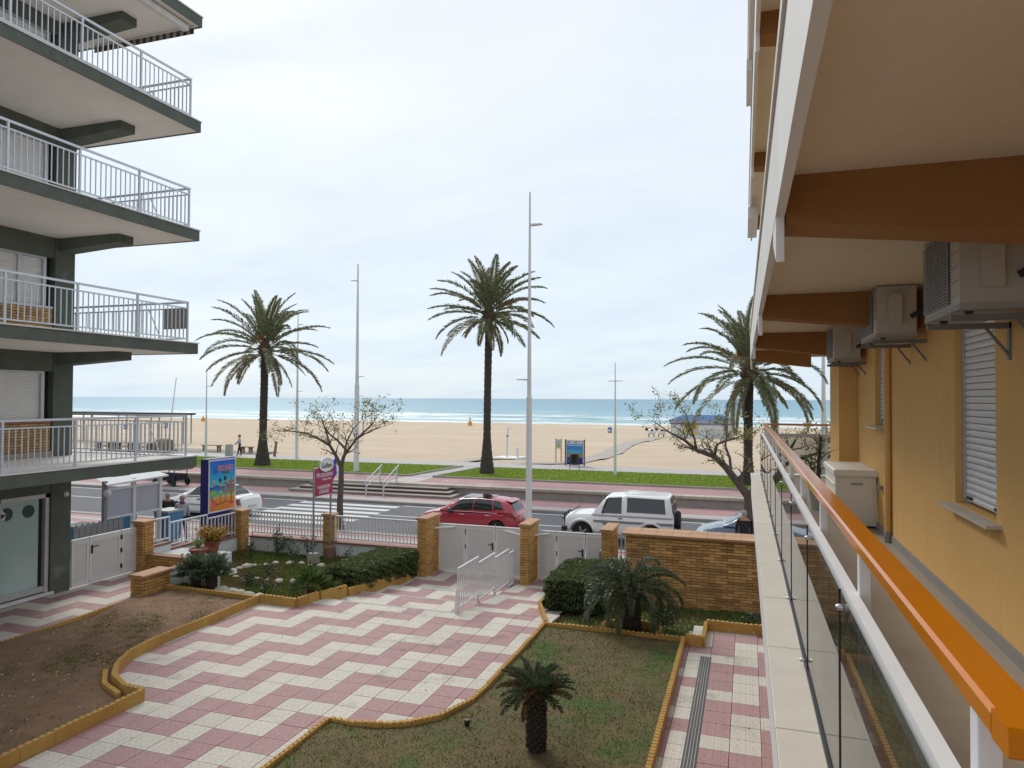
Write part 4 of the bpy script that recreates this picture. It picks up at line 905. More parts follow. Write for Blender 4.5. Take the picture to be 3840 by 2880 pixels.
def palm(x, y, z0, h, label, seed, nf, L, r0_, elmin=-.5, up_=1.45, fruit=True, rt_=.24, nl=96, ll=.60, dro=1.25):
    rg = random.Random(seed); t_ = thing('palm_tree', (x, y, z0), label, 'palm tree', 'date palms along the promenade')
    N = 26; pr = []
    mb = MB(); pts, rad = [], []
    for i in range(N*3+1):
        f = i/(N*3); r_ = r0_*(1-f)**2.2*.0+rt_+(r0_-rt_)*max(0, 1-f/.28)**1.3; r_ *= 1+.05*(1 if i % 3 == 0 else (-.3 if i % 3 == 1 else -.6))
        pts.append((x+.05*math.sin(f*3+seed), y, z0-.15+(h+.15)*f)); rad.append(r_+rg.uniform(-.008, .008))
    mb.tube(pts, rad, 14); mb.build('trunk', m_trunk, t_, smooth=60)
    cx, cy, cz = pts[-1]
    cr_ = MB().lathe([(rt_*.95, -.25), (rt_*1.45, .0), (rt_*1.7, .3), (rt_*1.5, .55), (rt_*.9, .85), (.06, 1.1)], 14, (cx, cy, cz))
    crown = cr_.build('crown', m_boot, t_, smooth=True)
    for k in range(26):                                # cut leaf stubs round the crown shaft
        a = k*2.399; zz = cz-.15+.6*rg.random()
        put('leaf_stub', _boxc.setdefault('stub', MB().prism([(0, -.05), (.22, .1), (.24, .16), (0, .10)], -.05, .05, plane='XZ').mesh('leaf_stub', m_boot)), crown, (cx+rt_*1.3*math.cos(a), cy+rt_*1.3*math.sin(a), zz), (0, -.3, a))
    for k in range(nf):
        f = (k+.5)/nf; el = up_-(up_-elmin)*f**1.05+rg.uniform(-.12, .12); az = k*2.39996+rg.uniform(-.3, .3)
        Lk = L*rg.uniform(.82, 1.08)*(1 if f > .15 else .85); d_ = dro*rg.uniform(.6, 1.35)*(.55+.45*f if el > .3 else .75)
        me = frond_mesh('frond', el, Lk, d_, nl, ll, .034, m_frond[rg.choice((0, 0, 1, 1, 2) if f < .8 else (1, 2, 2))], seed*100+k, side=rg.uniform(-.45, .25), fwd=.5, vee=.35)
        put('frond', me, crown, (cx+rt_*.7*math.cos(az), cy+rt_*.7*math.sin(az), cz+.75-.75*f), (0, 0, az))
    for k in range(7):                                 # old fronds hanging against the trunk
        az = k*2.4+seed; me = frond_mesh('frond', rg.uniform(-.9, -.2), L*rg.uniform(.45, .8), rg.uniform(.5, 1.0), 60, ll*.8, .03, m_frond[2], seed*100+70+k, side=rg.uniform(-.3, .3), fwd=.6, vee=.1)
        put('frond', me, crown, (cx+rt_*.8*math.cos(az), cy+rt_*.8*math.sin(az), cz+.05), (0, 0, az))
    if fruit:
        for k in range(9):
            a = k*2.1+seed; mb = MB()
            for q in range(16):
                b1 = Vector((cx+.5*math.cos(a), cy+.5*math.sin(a), cz+1.0)); e = b1+Vector((rg.uniform(-.22, .22), rg.uniform(-.22, .22), rg.uniform(-.05, .45)))
                mb.tube([b1-Vector((.3*math.cos(a), .3*math.sin(a), .35)), b1, e], [.02, .02, .03], 4)
            mb.build('fruit_stalk', m_fruit, crown)
    return t_
palm(-31.6, 41.1, .22, 7.7, 'date palm on the lawn behind the blue poster board', 11, 40, 4.7, .62, -.3, 1.5, rt_=.26)
palm(-15.4, 41.7, .22, 9.6, 'tallest slender date palm on the lawn behind the red car', 23, 40, 3.95, .50, -.25, 1.5, fruit=False, rt_=.23, dro=1.1)
palm(0.05, 41.0, .22, 5.9, 'shorter date palm with orange fruit stalks beyond the balcony end', 35, 46, 4.6, .40, -.4, 1.5, rt_=.24, dro=1.5)
palm(6.0, 50.5, .15, 1.6, 'young palm seen through the glass at the balcony end', 41, 20, 2.2, .3, -.1, 1.4, fruit=False, rt_=.2, nl=36, ll=.4)
palm(-92, 62, .15, 2.5, 'distant small palm beside the edge of the green block', 43, 16, 2.2, .3, -.4, 1.4, fruit=False, rt_=.2, nl=24, ll=.45)
# sago palms
m_sago = [leafmat('sago_a', (.04, .065, .03), (.11, .155, .075), .4), leafmat('sago_b', (.065, .085, .04), (.18, .205, .11), .45), leafmat('sago_dry', (.10, .055, .02), (.19, .11, .045), .6)]
m_cyt = mat('sago_trunk', (.075, .055, .038), .95, (.03, .023, .017), 14, .3, 1., 26)
def sago(x, y, z0, h, rt_, nf, L, label, seed, elmin, dro, nl=52, ll=.16, bw=.007, dry=0):
    rg = random.Random(seed); t_ = thing('sago_palm', (x, y, z0), label, 'sago palm', 'sago palms in the courtyard beds')
    tr_ = MB().lathe([(rt_*.95, -.1), (rt_*1.0, h*.1), (rt_*1.12, h*.3), (rt_*1.06, h*.6), (rt_*1.12, h*.85), (rt_*.8, h+.02), (.03, h+.1)], 18, (x, y, z0)).build('trunk', m_cyt, t_, smooth=True)
    sc = _boxc.setdefault('scale', MB().prism([(0, -.02), (.045, .02), (.05, .045), (0, .04)], -.022, .022, plane='XZ').mesh('leaf_base', m_cyt))
    for k in range(130):
        a = k*2.39996; zz = z0+h*(k+.5)/130; put('leaf_base', sc, tr_, (x+rt_*1.02*math.cos(a), y+rt_*1.02*math.sin(a), zz), (0, rg.uniform(-.4, .1), a))
    cr_ = MB().lathe([(rt_*.75, 0), (rt_*.5, .08), (.02, .16)], 12, (x, y, z0+h)).build('crown', m_boot, t_, smooth=True)
    for k in range(nf):
        f = (k+.5)/nf; az = k*2.39996+rg.uniform(-.2, .2); el = 1.35-(1.35-elmin)*f**.9+rg.uniform(-.1, .1)
        me = frond_mesh('frond', el, L*rg.uniform(.85, 1.1), dro*rg.uniform(.8, 1.2), nl, ll, bw, m_sago[2 if rg.random() < dry*f else rg.choice((0, 0, 1))], seed*77+k, vee=.75, fwd=.55, curve=1.6, prof=lambda q: math.sin(math.pi*(.10+.86*q))**.55, rach=.008, side=rg.uniform(-.2, .2))
        put('frond', me, cr_, (x+rt_*.35*math.cos(az), y+rt_*.35*math.sin(az), z0+h+.08), (0, 0, az))
sago(-2.81, 9.62, .03, .66, .105, 42, .54, 'small sago palm with stout trunk in the patchy grass bed', 3, .12, .95, 56, .12, .010, .35)
sago(-2.41, 15.42, -.06, .74, .19, 40, 1.25, 'large drooping sago palm in a round edged pit before the brick wall', 4, -.15, 2.0, 80, .21, .013)
# fan palms
m_fan = [leafmat('fan_a', (.06, .09, .055), (.16, .21, .13), .5), leafmat('fan_b', (.05, .085, .02), (.14, .20, .06), .5)]
def fan_mesh(r_, spread, n_, m, seed, pet):
    rg = random.Random(seed); mb = MB()
    mb.tube([(0, 0, 0), (pet*.6, 0, .0), (pet, 0, 0)], .007, 4, mi=1)
    for k in range(n_):
        a = (k/(n_-1)-.5)*spread; d = Vector((math.cos(a), math.sin(a), 0)); nrm = Vector((-d.y, d.x, 0)); L = r_*rg.uniform(.85, 1.05)*(1-.25*abs(a)/(spread/2))
        z = .02*(1 if k % 2 else -1); c = Vector((pet, 0, 0)); tip = c+d*L+Vector((0, 0, -.12*L*rg.random())); mid = c+d*L*.6
        w_ = r_*.6*spread/n_*.55; mb.add([c, mid+nrm*w_+Vector((0, 0, z)), tip, mid-nrm*w_-Vector((0, 0, z))], [(0, 1, 2, 3)], 0)
    return mb.mesh('leaf', [m, m_rach], fixn=False)
def fanpalm(stems, label, m, seed, nl_, r_, pet):
    rg = random.Random(seed); x, y, z0, h, rr = stems[0]
    t_ = thing('fan_palm', (x, y, z0), label, 'fan palm')
    for (x, y, z0, h, rr) in stems:
        tr_ = MB().lathe([(rr*1.1, -.1), (rr*1.2, h*.4), (rr, h), (.02, h+.08)], 12, (x, y, z0)).build('trunk', m_cyt, t_, smooth=True)
        for k in range(60): a = k*2.4; put('leaf_base', _boxc['scale'], tr_, (x+rr*1.1*math.cos(a), y+rr*1.1*math.sin(a), z0+h*k/60), (0, rg.uniform(-.9, -.2), a))
        for k in range(nl_):
            az = k*2.39996; el = 1.5-1.3*(k+.5)/nl_+rg.uniform(-.15, .15)
            put('leaf', fan_mesh(r_*rg.uniform(.8, 1.1), 3.6, 22, m, seed*50+k, pet*rg.uniform(.8, 1.2)), t_, (x, y, z0+h), (rg.uniform(-.5, .5), -el, az))
fanpalm([(-13.55, 15.0, -.05, .34, .09), (-13.1, 15.05, -.05, .36, .1)], 'twin stemmed grey green fan palm in front of the whitewashed wall', m_fan[0], 5, 22, .42, .28)
fanpalm([(-10.32, 15.3, -.08, .22, .05)], 'young bright green fan palm by the ochre edging', m_fan[1], 6, 13, .42, .30)
fanpalm([(-9.95, 15.75, -.08, .05, .03)], 'small tuft of fan palm leaves beside the hedge end', m_fan[1], 8, 8, .26, .16)
# clipped hedges
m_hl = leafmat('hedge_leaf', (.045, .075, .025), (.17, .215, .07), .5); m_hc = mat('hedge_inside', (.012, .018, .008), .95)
def hedge(x0, x1, y0, y1, zb, zt, label, n_, seed, rnd_=.12, slope=0., skew=0.):
    rg = np.random.RandomState(seed)
    t_ = thing('hedge', ((x0+x1)/2, (y0+y1)/2, zb), label, 'hedge')
    def zoff(y): return slope*(y-y0)
    core = MB(); i_ = .10
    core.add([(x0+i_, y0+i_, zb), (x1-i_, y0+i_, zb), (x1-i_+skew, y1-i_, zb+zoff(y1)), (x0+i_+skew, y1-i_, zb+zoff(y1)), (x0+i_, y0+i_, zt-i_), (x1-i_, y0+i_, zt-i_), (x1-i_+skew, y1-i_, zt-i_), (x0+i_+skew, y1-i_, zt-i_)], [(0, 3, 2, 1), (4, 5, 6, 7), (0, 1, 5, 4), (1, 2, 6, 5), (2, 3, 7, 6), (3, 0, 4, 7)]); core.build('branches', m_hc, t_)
    # leaves hugging a superellipsoid-like box surface
    u = rg.uniform(-1, 1, (n_, 3)); ax = rg.choice(3, n_, p=[.36, .22, .42]); sgn = rg.choice([-1, 1], n_); sgn[ax == 2] = np.where(rg.rand((ax == 2).sum()) < .94, 1, -1)
    u[np.arange(n_), ax] = sgn
    nrm_ = np.abs(u)**7; k = nrm_.sum(1)**(1/7.); u = u/k[:, None]
    lump = 1+.035*np.sin(u[:, 0]*9+u[:, 1]*13+seed)+.03*np.sin(u[:, 1]*23+u[:, 2]*11)
    dep = 1-np.abs(rg.normal(0, rnd_*.5, n_)); u = u*(lump*dep)[:, None]
    yy = y0+(u[:, 1]+1)/2*(y1-y0)
    P = np.stack([x0+(u[:, 0]+1)/2*(x1-x0)+skew*(yy-y0)/(y1-y0), yy, zb+(u[:, 2]+1)/2*(zt-zb)], 1); P[:, 2] += np.where(u[:, 2] < 0, -u[:, 2]*slope*(yy-y0), 0)
    D = rg.normal(0, 1, (n_, 3)); D /= np.linalg.norm(D, axis=1)[:, None]; E_ = np.cross(D, rg.normal(0, 1, (n_, 3))); E_ /= np.linalg.norm(E_, axis=1)[:, None]
    s = rg.uniform(.018, .036, n_)[:, None]; v = np.stack([P-D*s, P+E_*s*.55, P+D*s*1.2, P-E_*s*.55], 1)
    o = bpy.data.objects.new('foliage', fastmesh('foliage', v.reshape(-1, 3)-np.array(W[t_.name]), 4, m_hl)); link(o, t_); tag(o, kind='stuff')
    return t_
hedge(-10.75, -9.5, 16.35, 19.35, -.12, .47, 'long clipped hedge beside the steps leading to the gate pier', 34000, 1, slope=-.06, skew=.25)
hedge(-4.72, -3.25, 16.55, 19.2, -.18, .62, 'rounded clipped bush beside the ramp and the large sago palm', 32000, 2, .2, slope=-.1)
# rose bushes and shrubs
m_rose = leafmat('rose_leaf', (.02, .04, .016), (.075, .10, .045), .5); m_stem = mat('stem', (.12, .10, .05), .9); m_oran = leafmat('orange_leaf', (.20, .15, .02), (.50, .26, .03), .5); m_broad = leafmat('broad_leaf', (.07, .14, .03), (.24, .32, .10), .45)
def shrub(x, y, z0, h, w_, n_, label, seed, m=m_rose, ls=.035, name='rose_bush', cat='bush', parent=None, stems=7, grp='rose bushes in the stone ring garden'):
    rg = random.Random(seed); t_ = parent or thing(name, (x, y, z0), label, cat, grp)
    sm, lv = MB(), []
    for k in range(stems):
        a = k*2.4+rg.random(); e = Vector((x+w_*.5*rg.uniform(.2, 1)*math.cos(a), y+w_*.5*rg.uniform(.2, 1)*math.sin(a), z0+h*rg.uniform(.65, 1)))
        b0 = Vector((x+.04*math.cos(a), y+.04*math.sin(a), z0)); mid = b0.lerp(e, .5)+Vector((rg.uniform(-.05, .05), rg.uniform(-.05, .05), .06)); sm.tube([b0, mid, e], [.008, .006, .003], 4)
        for q in range(n_//stems):
            f = rg.uniform(.3, 1.05); p = b0.lerp(mid, f*2) if f < .5 else mid.lerp(e, f*2-1)
            p = p+Vector((rg.gauss(0, 1), rg.gauss(0, 1), rg.gauss(0, .8)))*w_*.13
            d = Vector((rg.gauss(0, 1), rg.gauss(0, 1), rg.gauss(0, .6))).normalized(); e2 = d.cross(Vector((rg.gauss(0, 1), rg.gauss(0, 1), rg.gauss(0, 1)))).normalized(); s = ls*rg.uniform(.6, 1.3)
            lv += [p-d*s, p+e2*s*.6, p+d*s, p-e2*s*.6]
    sm.build('stems', m_stem, t_); sh_ = W[t_.name]
    o = bpy.data.objects.new('leaves', fastmesh('leaves', np.array([(q.x-sh_.x, q.y-sh_.y, q.z-sh_.z) for q in lv]), 4, m)); link(o, t_); return t_
for i, (x, y, h, w_, n_, lb) in enumerate([(-15.2, 19.2, .62, .4, 160, 'slim rose bush at the whitewashed slope'), (-14.55, 19.75, .75, .8, 420, 'largest dark rose bush against the low white wall'), (-14.9, 20.1, 1.15, .3, 90, 'tall thin rose shoot beside the poster pillar'), (-13.25, 18.7, .85, .5, 160, 'spindly pale rose bush inside the stone ring'), (-13.5, 19.95, .75, .6, 200, 'rose bush at the foot of the hairdresser sign post'), (-11.9, 19.6, .5, .35, 90, 'low rose bush between the sign block and the hedge'), (-12.6, 15.9, .38, .6, 200, 'low dark bush at the near side of the stone ring'), (-11.6, 15.3, .35, .55, 180, 'low green bush behind the scalloped edging'), (-1.75, 16.1, .42, .5, 260, 'low dark shrub right of the large sago palm'), (.05, 17.3, .35, .6, 160, 'flowering low shrub at the foot of the brick wall'), (-13.0, 17.2, .4, .5, 130, 'small rose bush in the middle of the stone ring')]):
    shrub(x, y, (zL(x, y) if x < -9 else zC(x, y)), h, w_, n_, lb, 60+i)
# stone ring
m_stone = mat('white_stone', (.55, .52, .46), .9, (.36, .32, .26), 9, .4, .5, 30, rnd=.2, dirt=((.42, .28, .15), 4, .62))
def stone(name, x, y, z, r_, seed, parent=None, label=None, grp=None, m=None, fl=.62):
    rg = random.Random(seed); bm = bmesh.new(); bmesh.ops.create_icosphere(bm, subdivisions=2, radius=1)
    P = [(Vector((rg.gauss(0, 1), rg.gauss(0, 1), rg.gauss(0, 1))).normalized(), rg.uniform(.72, .98)) for _ in range(9)]
    sx, sy = rg.uniform(.8, 1.35), rg.uniform(.7, 1.0)
    for v in bm.verts:
        for (d, k) in P:
            t_ = v.co.dot(d)
            if t_ > k: v.co -= d*(t_-k)
        v.co = Vector((v.co.x*sx*r_, v.co.y*sy*r_, v.co.z*fl*r_))
    me = bpy.data.meshes.new(name); bm.to_mesh(me); bm.free(); me.materials.append(m or m_stone); shade(me, 35)
    o = bpy.data.objects.new(name, me); link(o); o.location = (x, y, z+r_*fl*.55); o.rotation_euler = (0, 0, rg.uniform(0, 6.3)); W[o.name] = o.location.copy()
    return tag(o, label, 'stone', grp)
rg = random.Random(9)
for k in range(26):
    a = 2*math.pi*k/26; x = -12.85+1.55*math.cos(a+.3)+rg.uniform(-.05, .05); y = 17.75+1.2*math.sin(a+.3)+rg.uniform(-.06, .06)
    stone('stone', x, y, zL(x, y)-.01, rg.uniform(.08, .17), 100+k, label='pale rock in the ring of stones on the grass', grp='stones of the garden ring')
for k in range(5): stone('stone', -12.75+k*.33, 15.0-.06*k, -.05, .17, 200+k, label='rounded rock in the row behind the soil bed edging', grp='stones behind the soil bed')
# pebbles and clods on the soil bed
peb = MB(); rg = random.Random(4)
for k in range(900):
    x, y = rg.uniform(-13.9, -9.4), rg.uniform(6.5, 14.4)
    if not inpoly(np.array([x]), np.array([y]), bedL)[0]: continue
    s = rg.uniform(.006, .022); z = max(.018, .07+relief(x, y, .04))+s*.3; mi = 1 if rg.random() < .22 else 0
    c = Vector((x, y, z)); peb.add([c+Vector((s, 0, 0)), c+Vector((0, s, 0)), c+Vector((-s, 0, 0)), c+Vector((0, -s, 0)), c+Vector((0, 0, s*.8)), c-Vector((0, 0, s))], [(0, 1, 4), (1, 2, 4), (2, 3, 4), (3, 0, 4), (1, 0, 5), (2, 1, 5), (3, 2, 5), (0, 3, 5)], mi)
tag(peb.build('pebbles', [m_soil, mat('shell_bits', (.55, .52, .47), .8)]), 'scattered clods and pale pebbles on the brown soil bed', 'pebbles', kind='stuff')
# flower pots
m_terra = mat('terracotta', (.30, .095, .05), .75, (.22, .07, .04), 5, .4, rnd=.1)
def pot(x, y, z0, r_, h, label):
    t_ = thing('flower_pot', (x, y, z0), label, 'flower pot')
    MB().lathe([(r_*.68, 0), (r_*.92, h*.82), (r_*1.08, h*.83), (r_*1.1, h), (r_*.95, h), (r_*.9, h*.9)], 22, (x, y, z0)).build('pot', m_terra, t_, smooth=35)
    MB().lathe([(r_*.9, h*.88), (.01, h*.9)], 18, (x, y, z0), cap=False).build('soil', m_soil, t_); return t_
p1_ = pot(-14.78, 16.42, .34, .23, .29, 'terracotta pot with broad green leaves on the whitewashed terrace')
mbl = MB(); rg = random.Random(2)
for k in range(11):
    a = k*2.4; b0 = Vector((-14.78, 16.42, .62)); d = Vector((math.cos(a)*.5, math.sin(a)*.5, 1)).normalized(); L = rg.uniform(.22, .42); sd_ = d.cross(Vector((0, 0, 1))).normalized(); w_ = .05
    put('leaf', MB().add([b0, b0+d*L*.5+sd_*w_, b0+d*L+Vector((math.cos(a), math.sin(a), 0))*.08, b0+d*L*.5-sd_*w_], [(0, 1, 2, 3)]).mesh('leaf', m_broad, fixn=False, shift=b0), p1_, b0)
p2_ = pot(-15.0, 17.22, .34, .24, .36, 'red plastic pot with a ball of orange green succulent')
shrub(-15.0, 17.22, .65, .36, .85, 1500, '', 88, m_oran, .04, parent=p2_, stems=18)
pot(-14.7, 16.95, .34, .13, .2, 'small round terracotta pot between the two large pots')
# balcony plants beyond the cabinet
m_pt = mat('pot_white', (.55, .54, .5), .6)
bpz = thing('potted_plant', (.95, 11.15, zf), 'dark spiky potted plant on the balcony behind the cabinet', 'potted plant')
MB().lathe([(.09, 0), (.12, .28), (.13, .3), (.11, .3)], 16, (.95, 11.15, zf)).build('pot', m_pt, bpz, smooth=35)
MB().tube([(.95, 11.15, zf+.25), (.97, 11.18, zf+.7), (1.0, 11.2, zf+1.05)], [.035, .028, .02], 7).build('stem', m_trunk, bpz)
for k in range(16):
    put('leaf', frond_mesh('leaf', random.uniform(.3, 1.4), random.uniform(.2, .38), .6, 1, .02, .006, m_sago[0], 900+k, rach=.012), bpz, (.97+.01*k/16, 11.18, zf+.55+.5*k/16), (0, 0, k*2.4))
shrub(.88, 11.3, zf+.28, .5, .3, 120, '', 91, m_sago[0], .03, parent=bpz, stems=5)
# street trees with sparse new leaves
m_bark = mat('bark', (.155, .125, .10), .95, (.075, .06, .05), 7, .4, .7, 25); m_new = leafmat('new_leaf', (.13, .16, .03), (.36, .36, .08), .55, .4); m_new2 = leafmat('new_leaf_red', (.13, .10, .05), (.20, .20, .06), .55, .35)
def street_tree(name, base, limbs, label, seed, fork_r, leafn=5):
    rg = random.Random(seed); t_ = thing(name, base, label, 'tree', 'bare street trees')
    tw = MB(); lv, lm = [], []
    def leaves(p, d, n_):
        for q in range(n_):
            c = p+Vector((rg.gauss(0, .07), rg.gauss(0, .07), rg.gauss(0, .05))); dd = (d+Vector((rg.gauss(0, .8), rg.gauss(0, .8), rg.gauss(0, .6)))).normalized(); e = dd.cross(Vector((rg.gauss(0, 1), rg.gauss(0, 1), rg.gauss(0, 1)))).normalized(); s = rg.uniform(.025, .055)
            lv.extend([c-dd*s, c+e*s*.55, c+dd*s, c-e*s*.55]); lm.append(1 if rg.random() < .3 else 0)
    def twig(p, d, L, r_, lev):
        q = p; pts = [p]; rad = [r_]; n_ = 4
        for k in range(n_):
            d = (d+Vector((rg.gauss(0, .22), rg.gauss(0, .22), rg.gauss(.05, .14)))).normalized(); q = q+d*L/n_; pts.append(q); rad.append(r_*(1-.72*(k+1)/n_))
            if lev > 0 and k >= 0:
                for _ in range(1 if lev > 1 else rg.choice((0, 1))):
                    sd_ = Vector((rg.gauss(0, 1), rg.gauss(0, 1), rg.gauss(.08, .4))).normalized(); twig(q, (d*.6+sd_*.9).normalized(), L*rg.uniform(.38, .62), r_*.5, lev-1)
            elif lev == 0 and rg.random() < .25: leaves(q, d, rg.randint(1, leafn))
        tw.tube(pts, rad, 5 if r_ > .01 else 4, cap=False); leaves(q, d, leafn+1 if lev == 0 else 1)
    main = MB()
    for li, (pts, rad) in enumerate(limbs):
        P = [Vector(p) for p in pts]; main.tube(P, rad, 9)
        if li == 0: continue
        for k in range(1, len(P)):
            d = (P[k]-P[k-1]).normalized()
            for _ in range(2 if k < len(P)-1 else 3):
                sd_ = Vector((rg.gauss(0, 1), rg.gauss(0, .9), rg.gauss(.12, .35))).normalized(); twig(P[k], (d*.7+sd_*.8).normalized(), rg.uniform(.5, .95), max(.009, rad[k]*.45), 2 if k > 1 else 1)
    main.build('trunk', m_bark, t_, smooth=60)
    cr_ = tw.build('crown', m_bark, t_, fixn=False); sh_ = W[t_.name]
    o = bpy.data.objects.new('leaves', fastmesh('leaves', np.array([(q.x-sh_.x, q.y-sh_.y, q.z-sh_.z) for q in lv]), 4, [m_new, m_new2], lm)); link(o, cr_); tag(o, kind='stuff')
bx_, by_, bz_ = -15.75, 25.4, -.40
street_tree('street_tree', (bx_, by_, bz_), [
    ([(bx_, by_, bz_-.1), (bx_-.03, by_, .6), (bx_+.02, by_, 1.5), (bx_+.02, by_, 2.2)], [.15, .125, .115, .10]),
    ([(bx_+.02, by_, 2.1), (bx_-.3, by_+.1, 2.55), (bx_-.62, by_+.15, 2.95), (bx_-1.2, by_+.1, 3.25), (bx_-1.7, by_, 3.45), (bx_-2.4, by_-.1, 3.52), (bx_-2.9, by_-.1, 3.5)], [.085, .07, .06, .045, .035, .025, .012]),
    ([(bx_-.62, by_+.15, 2.95), (bx_-1.0, by_+.5, 3.4), (bx_-1.3, by_+.7, 3.85), (bx_-1.5, by_+.8, 4.15)], [.055, .04, .028, .012]),
    ([(bx_+.02, by_, 2.15), (bx_+.14, by_, 2.55), (bx_+.3, by_, 2.75), (bx_+.02, by_-.3, 3.2), (bx_-.22, by_-.5, 3.45), (bx_-.5, by_-.6, 3.9)], [.08, .07, .06, .04, .03, .012]),
    ([(bx_+.3, by_, 2.75), (bx_+.6, by_+.1, 3.2), (bx_+.9, by_+.2, 3.5), (bx_+1.3, by_+.2, 3.85), (bx_+1.55, by_+.2, 4.2)], [.05, .045, .035, .025, .01]),
    ([(bx_+.6, by_+.1, 3.2), (bx_+1.1, by_-.1, 3.45), (bx_+1.6, by_-.2, 3.65), (bx_+2.1, by_-.2, 3.8)], [.04, .03, .02, .01]),
    ([(bx_+.14, by_, 2.55), (bx_-.1, by_+.6, 3.1), (bx_-.1, by_+1.1, 3.6), (bx_+.1, by_+1.5, 4.0)], [.05, .04, .025, .01])],
    'leaning bare street tree with a few new leaves beside the zebra crossing', 5, .1, 2)
bx_ = 0.0
street_tree('street_tree', (bx_, by_, bz_), [
    ([(bx_-.05, by_, bz_-.1), (bx_-.02, by_, .6), (bx_+.03, by_, 1.3), (bx_+.05, by_, 1.75)], [.24, .20, .19, .20]),
    ([(bx_, by_, 1.65), (bx_-.3, by_, 2.05), (bx_-.72, by_, 2.6), (bx_-1.1, by_+.1, 2.95), (bx_-1.7, by_+.1, 3.15), (bx_-2.1, by_, 3.5), (bx_-2.6, by_, 3.75), (bx_-3.1, by_-.1, 4.1)], [.15, .13, .115, .09, .07, .05, .03, .012]),
    ([(bx_-.55, by_, 2.4), (bx_-.6, by_+.3, 2.9), (bx_-.75, by_+.5, 3.3), (bx_-.7, by_+.7, 3.9)], [.06, .045, .035, .015]),
    ([(bx_-1.1, by_+.1, 2.95), (bx_-1.0, by_-.3, 3.4), (bx_-.5, by_-.5, 3.6), (bx_-.1, by_-.6, 3.75)], [.05, .04, .03, .012]),
    ([(bx_-1.7, by_+.1, 3.15), (bx_-1.75, by_-.2, 3.6), (bx_-1.9, by_-.4, 4.0), (bx_-2.0, by_-.5, 4.4)], [.05, .035, .025, .01]),
    ([(bx_+.05, by_, 1.7), (bx_+.4, by_, 2.1), (bx_+.9, by_+.1, 2.6), (bx_+1.3, by_+.1, 3.2), (bx_+1.5, by_, 3.6)], [.15, .12, .09, .06, .03]),
    ([(bx_+.9, by_+.1, 2.6), (bx_+1.5, by_+.3, 2.9), (bx_+2.2, by_+.3, 3.15), (bx_+2.8, by_+.2, 3.2)], [.08, .06, .04, .015])],
    'gnarled street tree forking beside the balcony ledge and blue car', 15, .2, 4)
# ------------------------------------------------------------------ vehicles
m_tyre = mat('tyre', (.018, .018, .019), .85); m_rim = mat('rim', (.42, .42, .43), .35, metal=.7); m_plastic = mat('bumper_plastic', (.03, .03, .032), .6)
m_cglass = mat('car_glass', (.012, .016, .018), .06, spec=.8); m_chrome = mat('chrome', (.7, .7, .7), .15, metal=1.); m_tail = mat('tail_lamp', (.30, .012, .012), .2, coat=.5); m_plate = mat('plate', (.6, .6, .6), .5); m_lamp = mat('head_lamp', (.55, .57, .6), .12, coat=.5); m_int = mat('car_interior', (.03, .03, .03), .8)
def interp(tab, x):
    if x <= tab[0][0]: return np.array(tab[0][1:], float)
    for a, b_ in zip(tab[:-1], tab[1:]):
        if x <= b_[0]:
            f = (x-a[0])/(b_[0]-a[0]); f = f*f*(3-2*f)*.5+f*.5; return np.array(a[1:], float)*(1-f)+np.array(b_[1:], float)*f
    return np.array(tab[-1][1:], float)
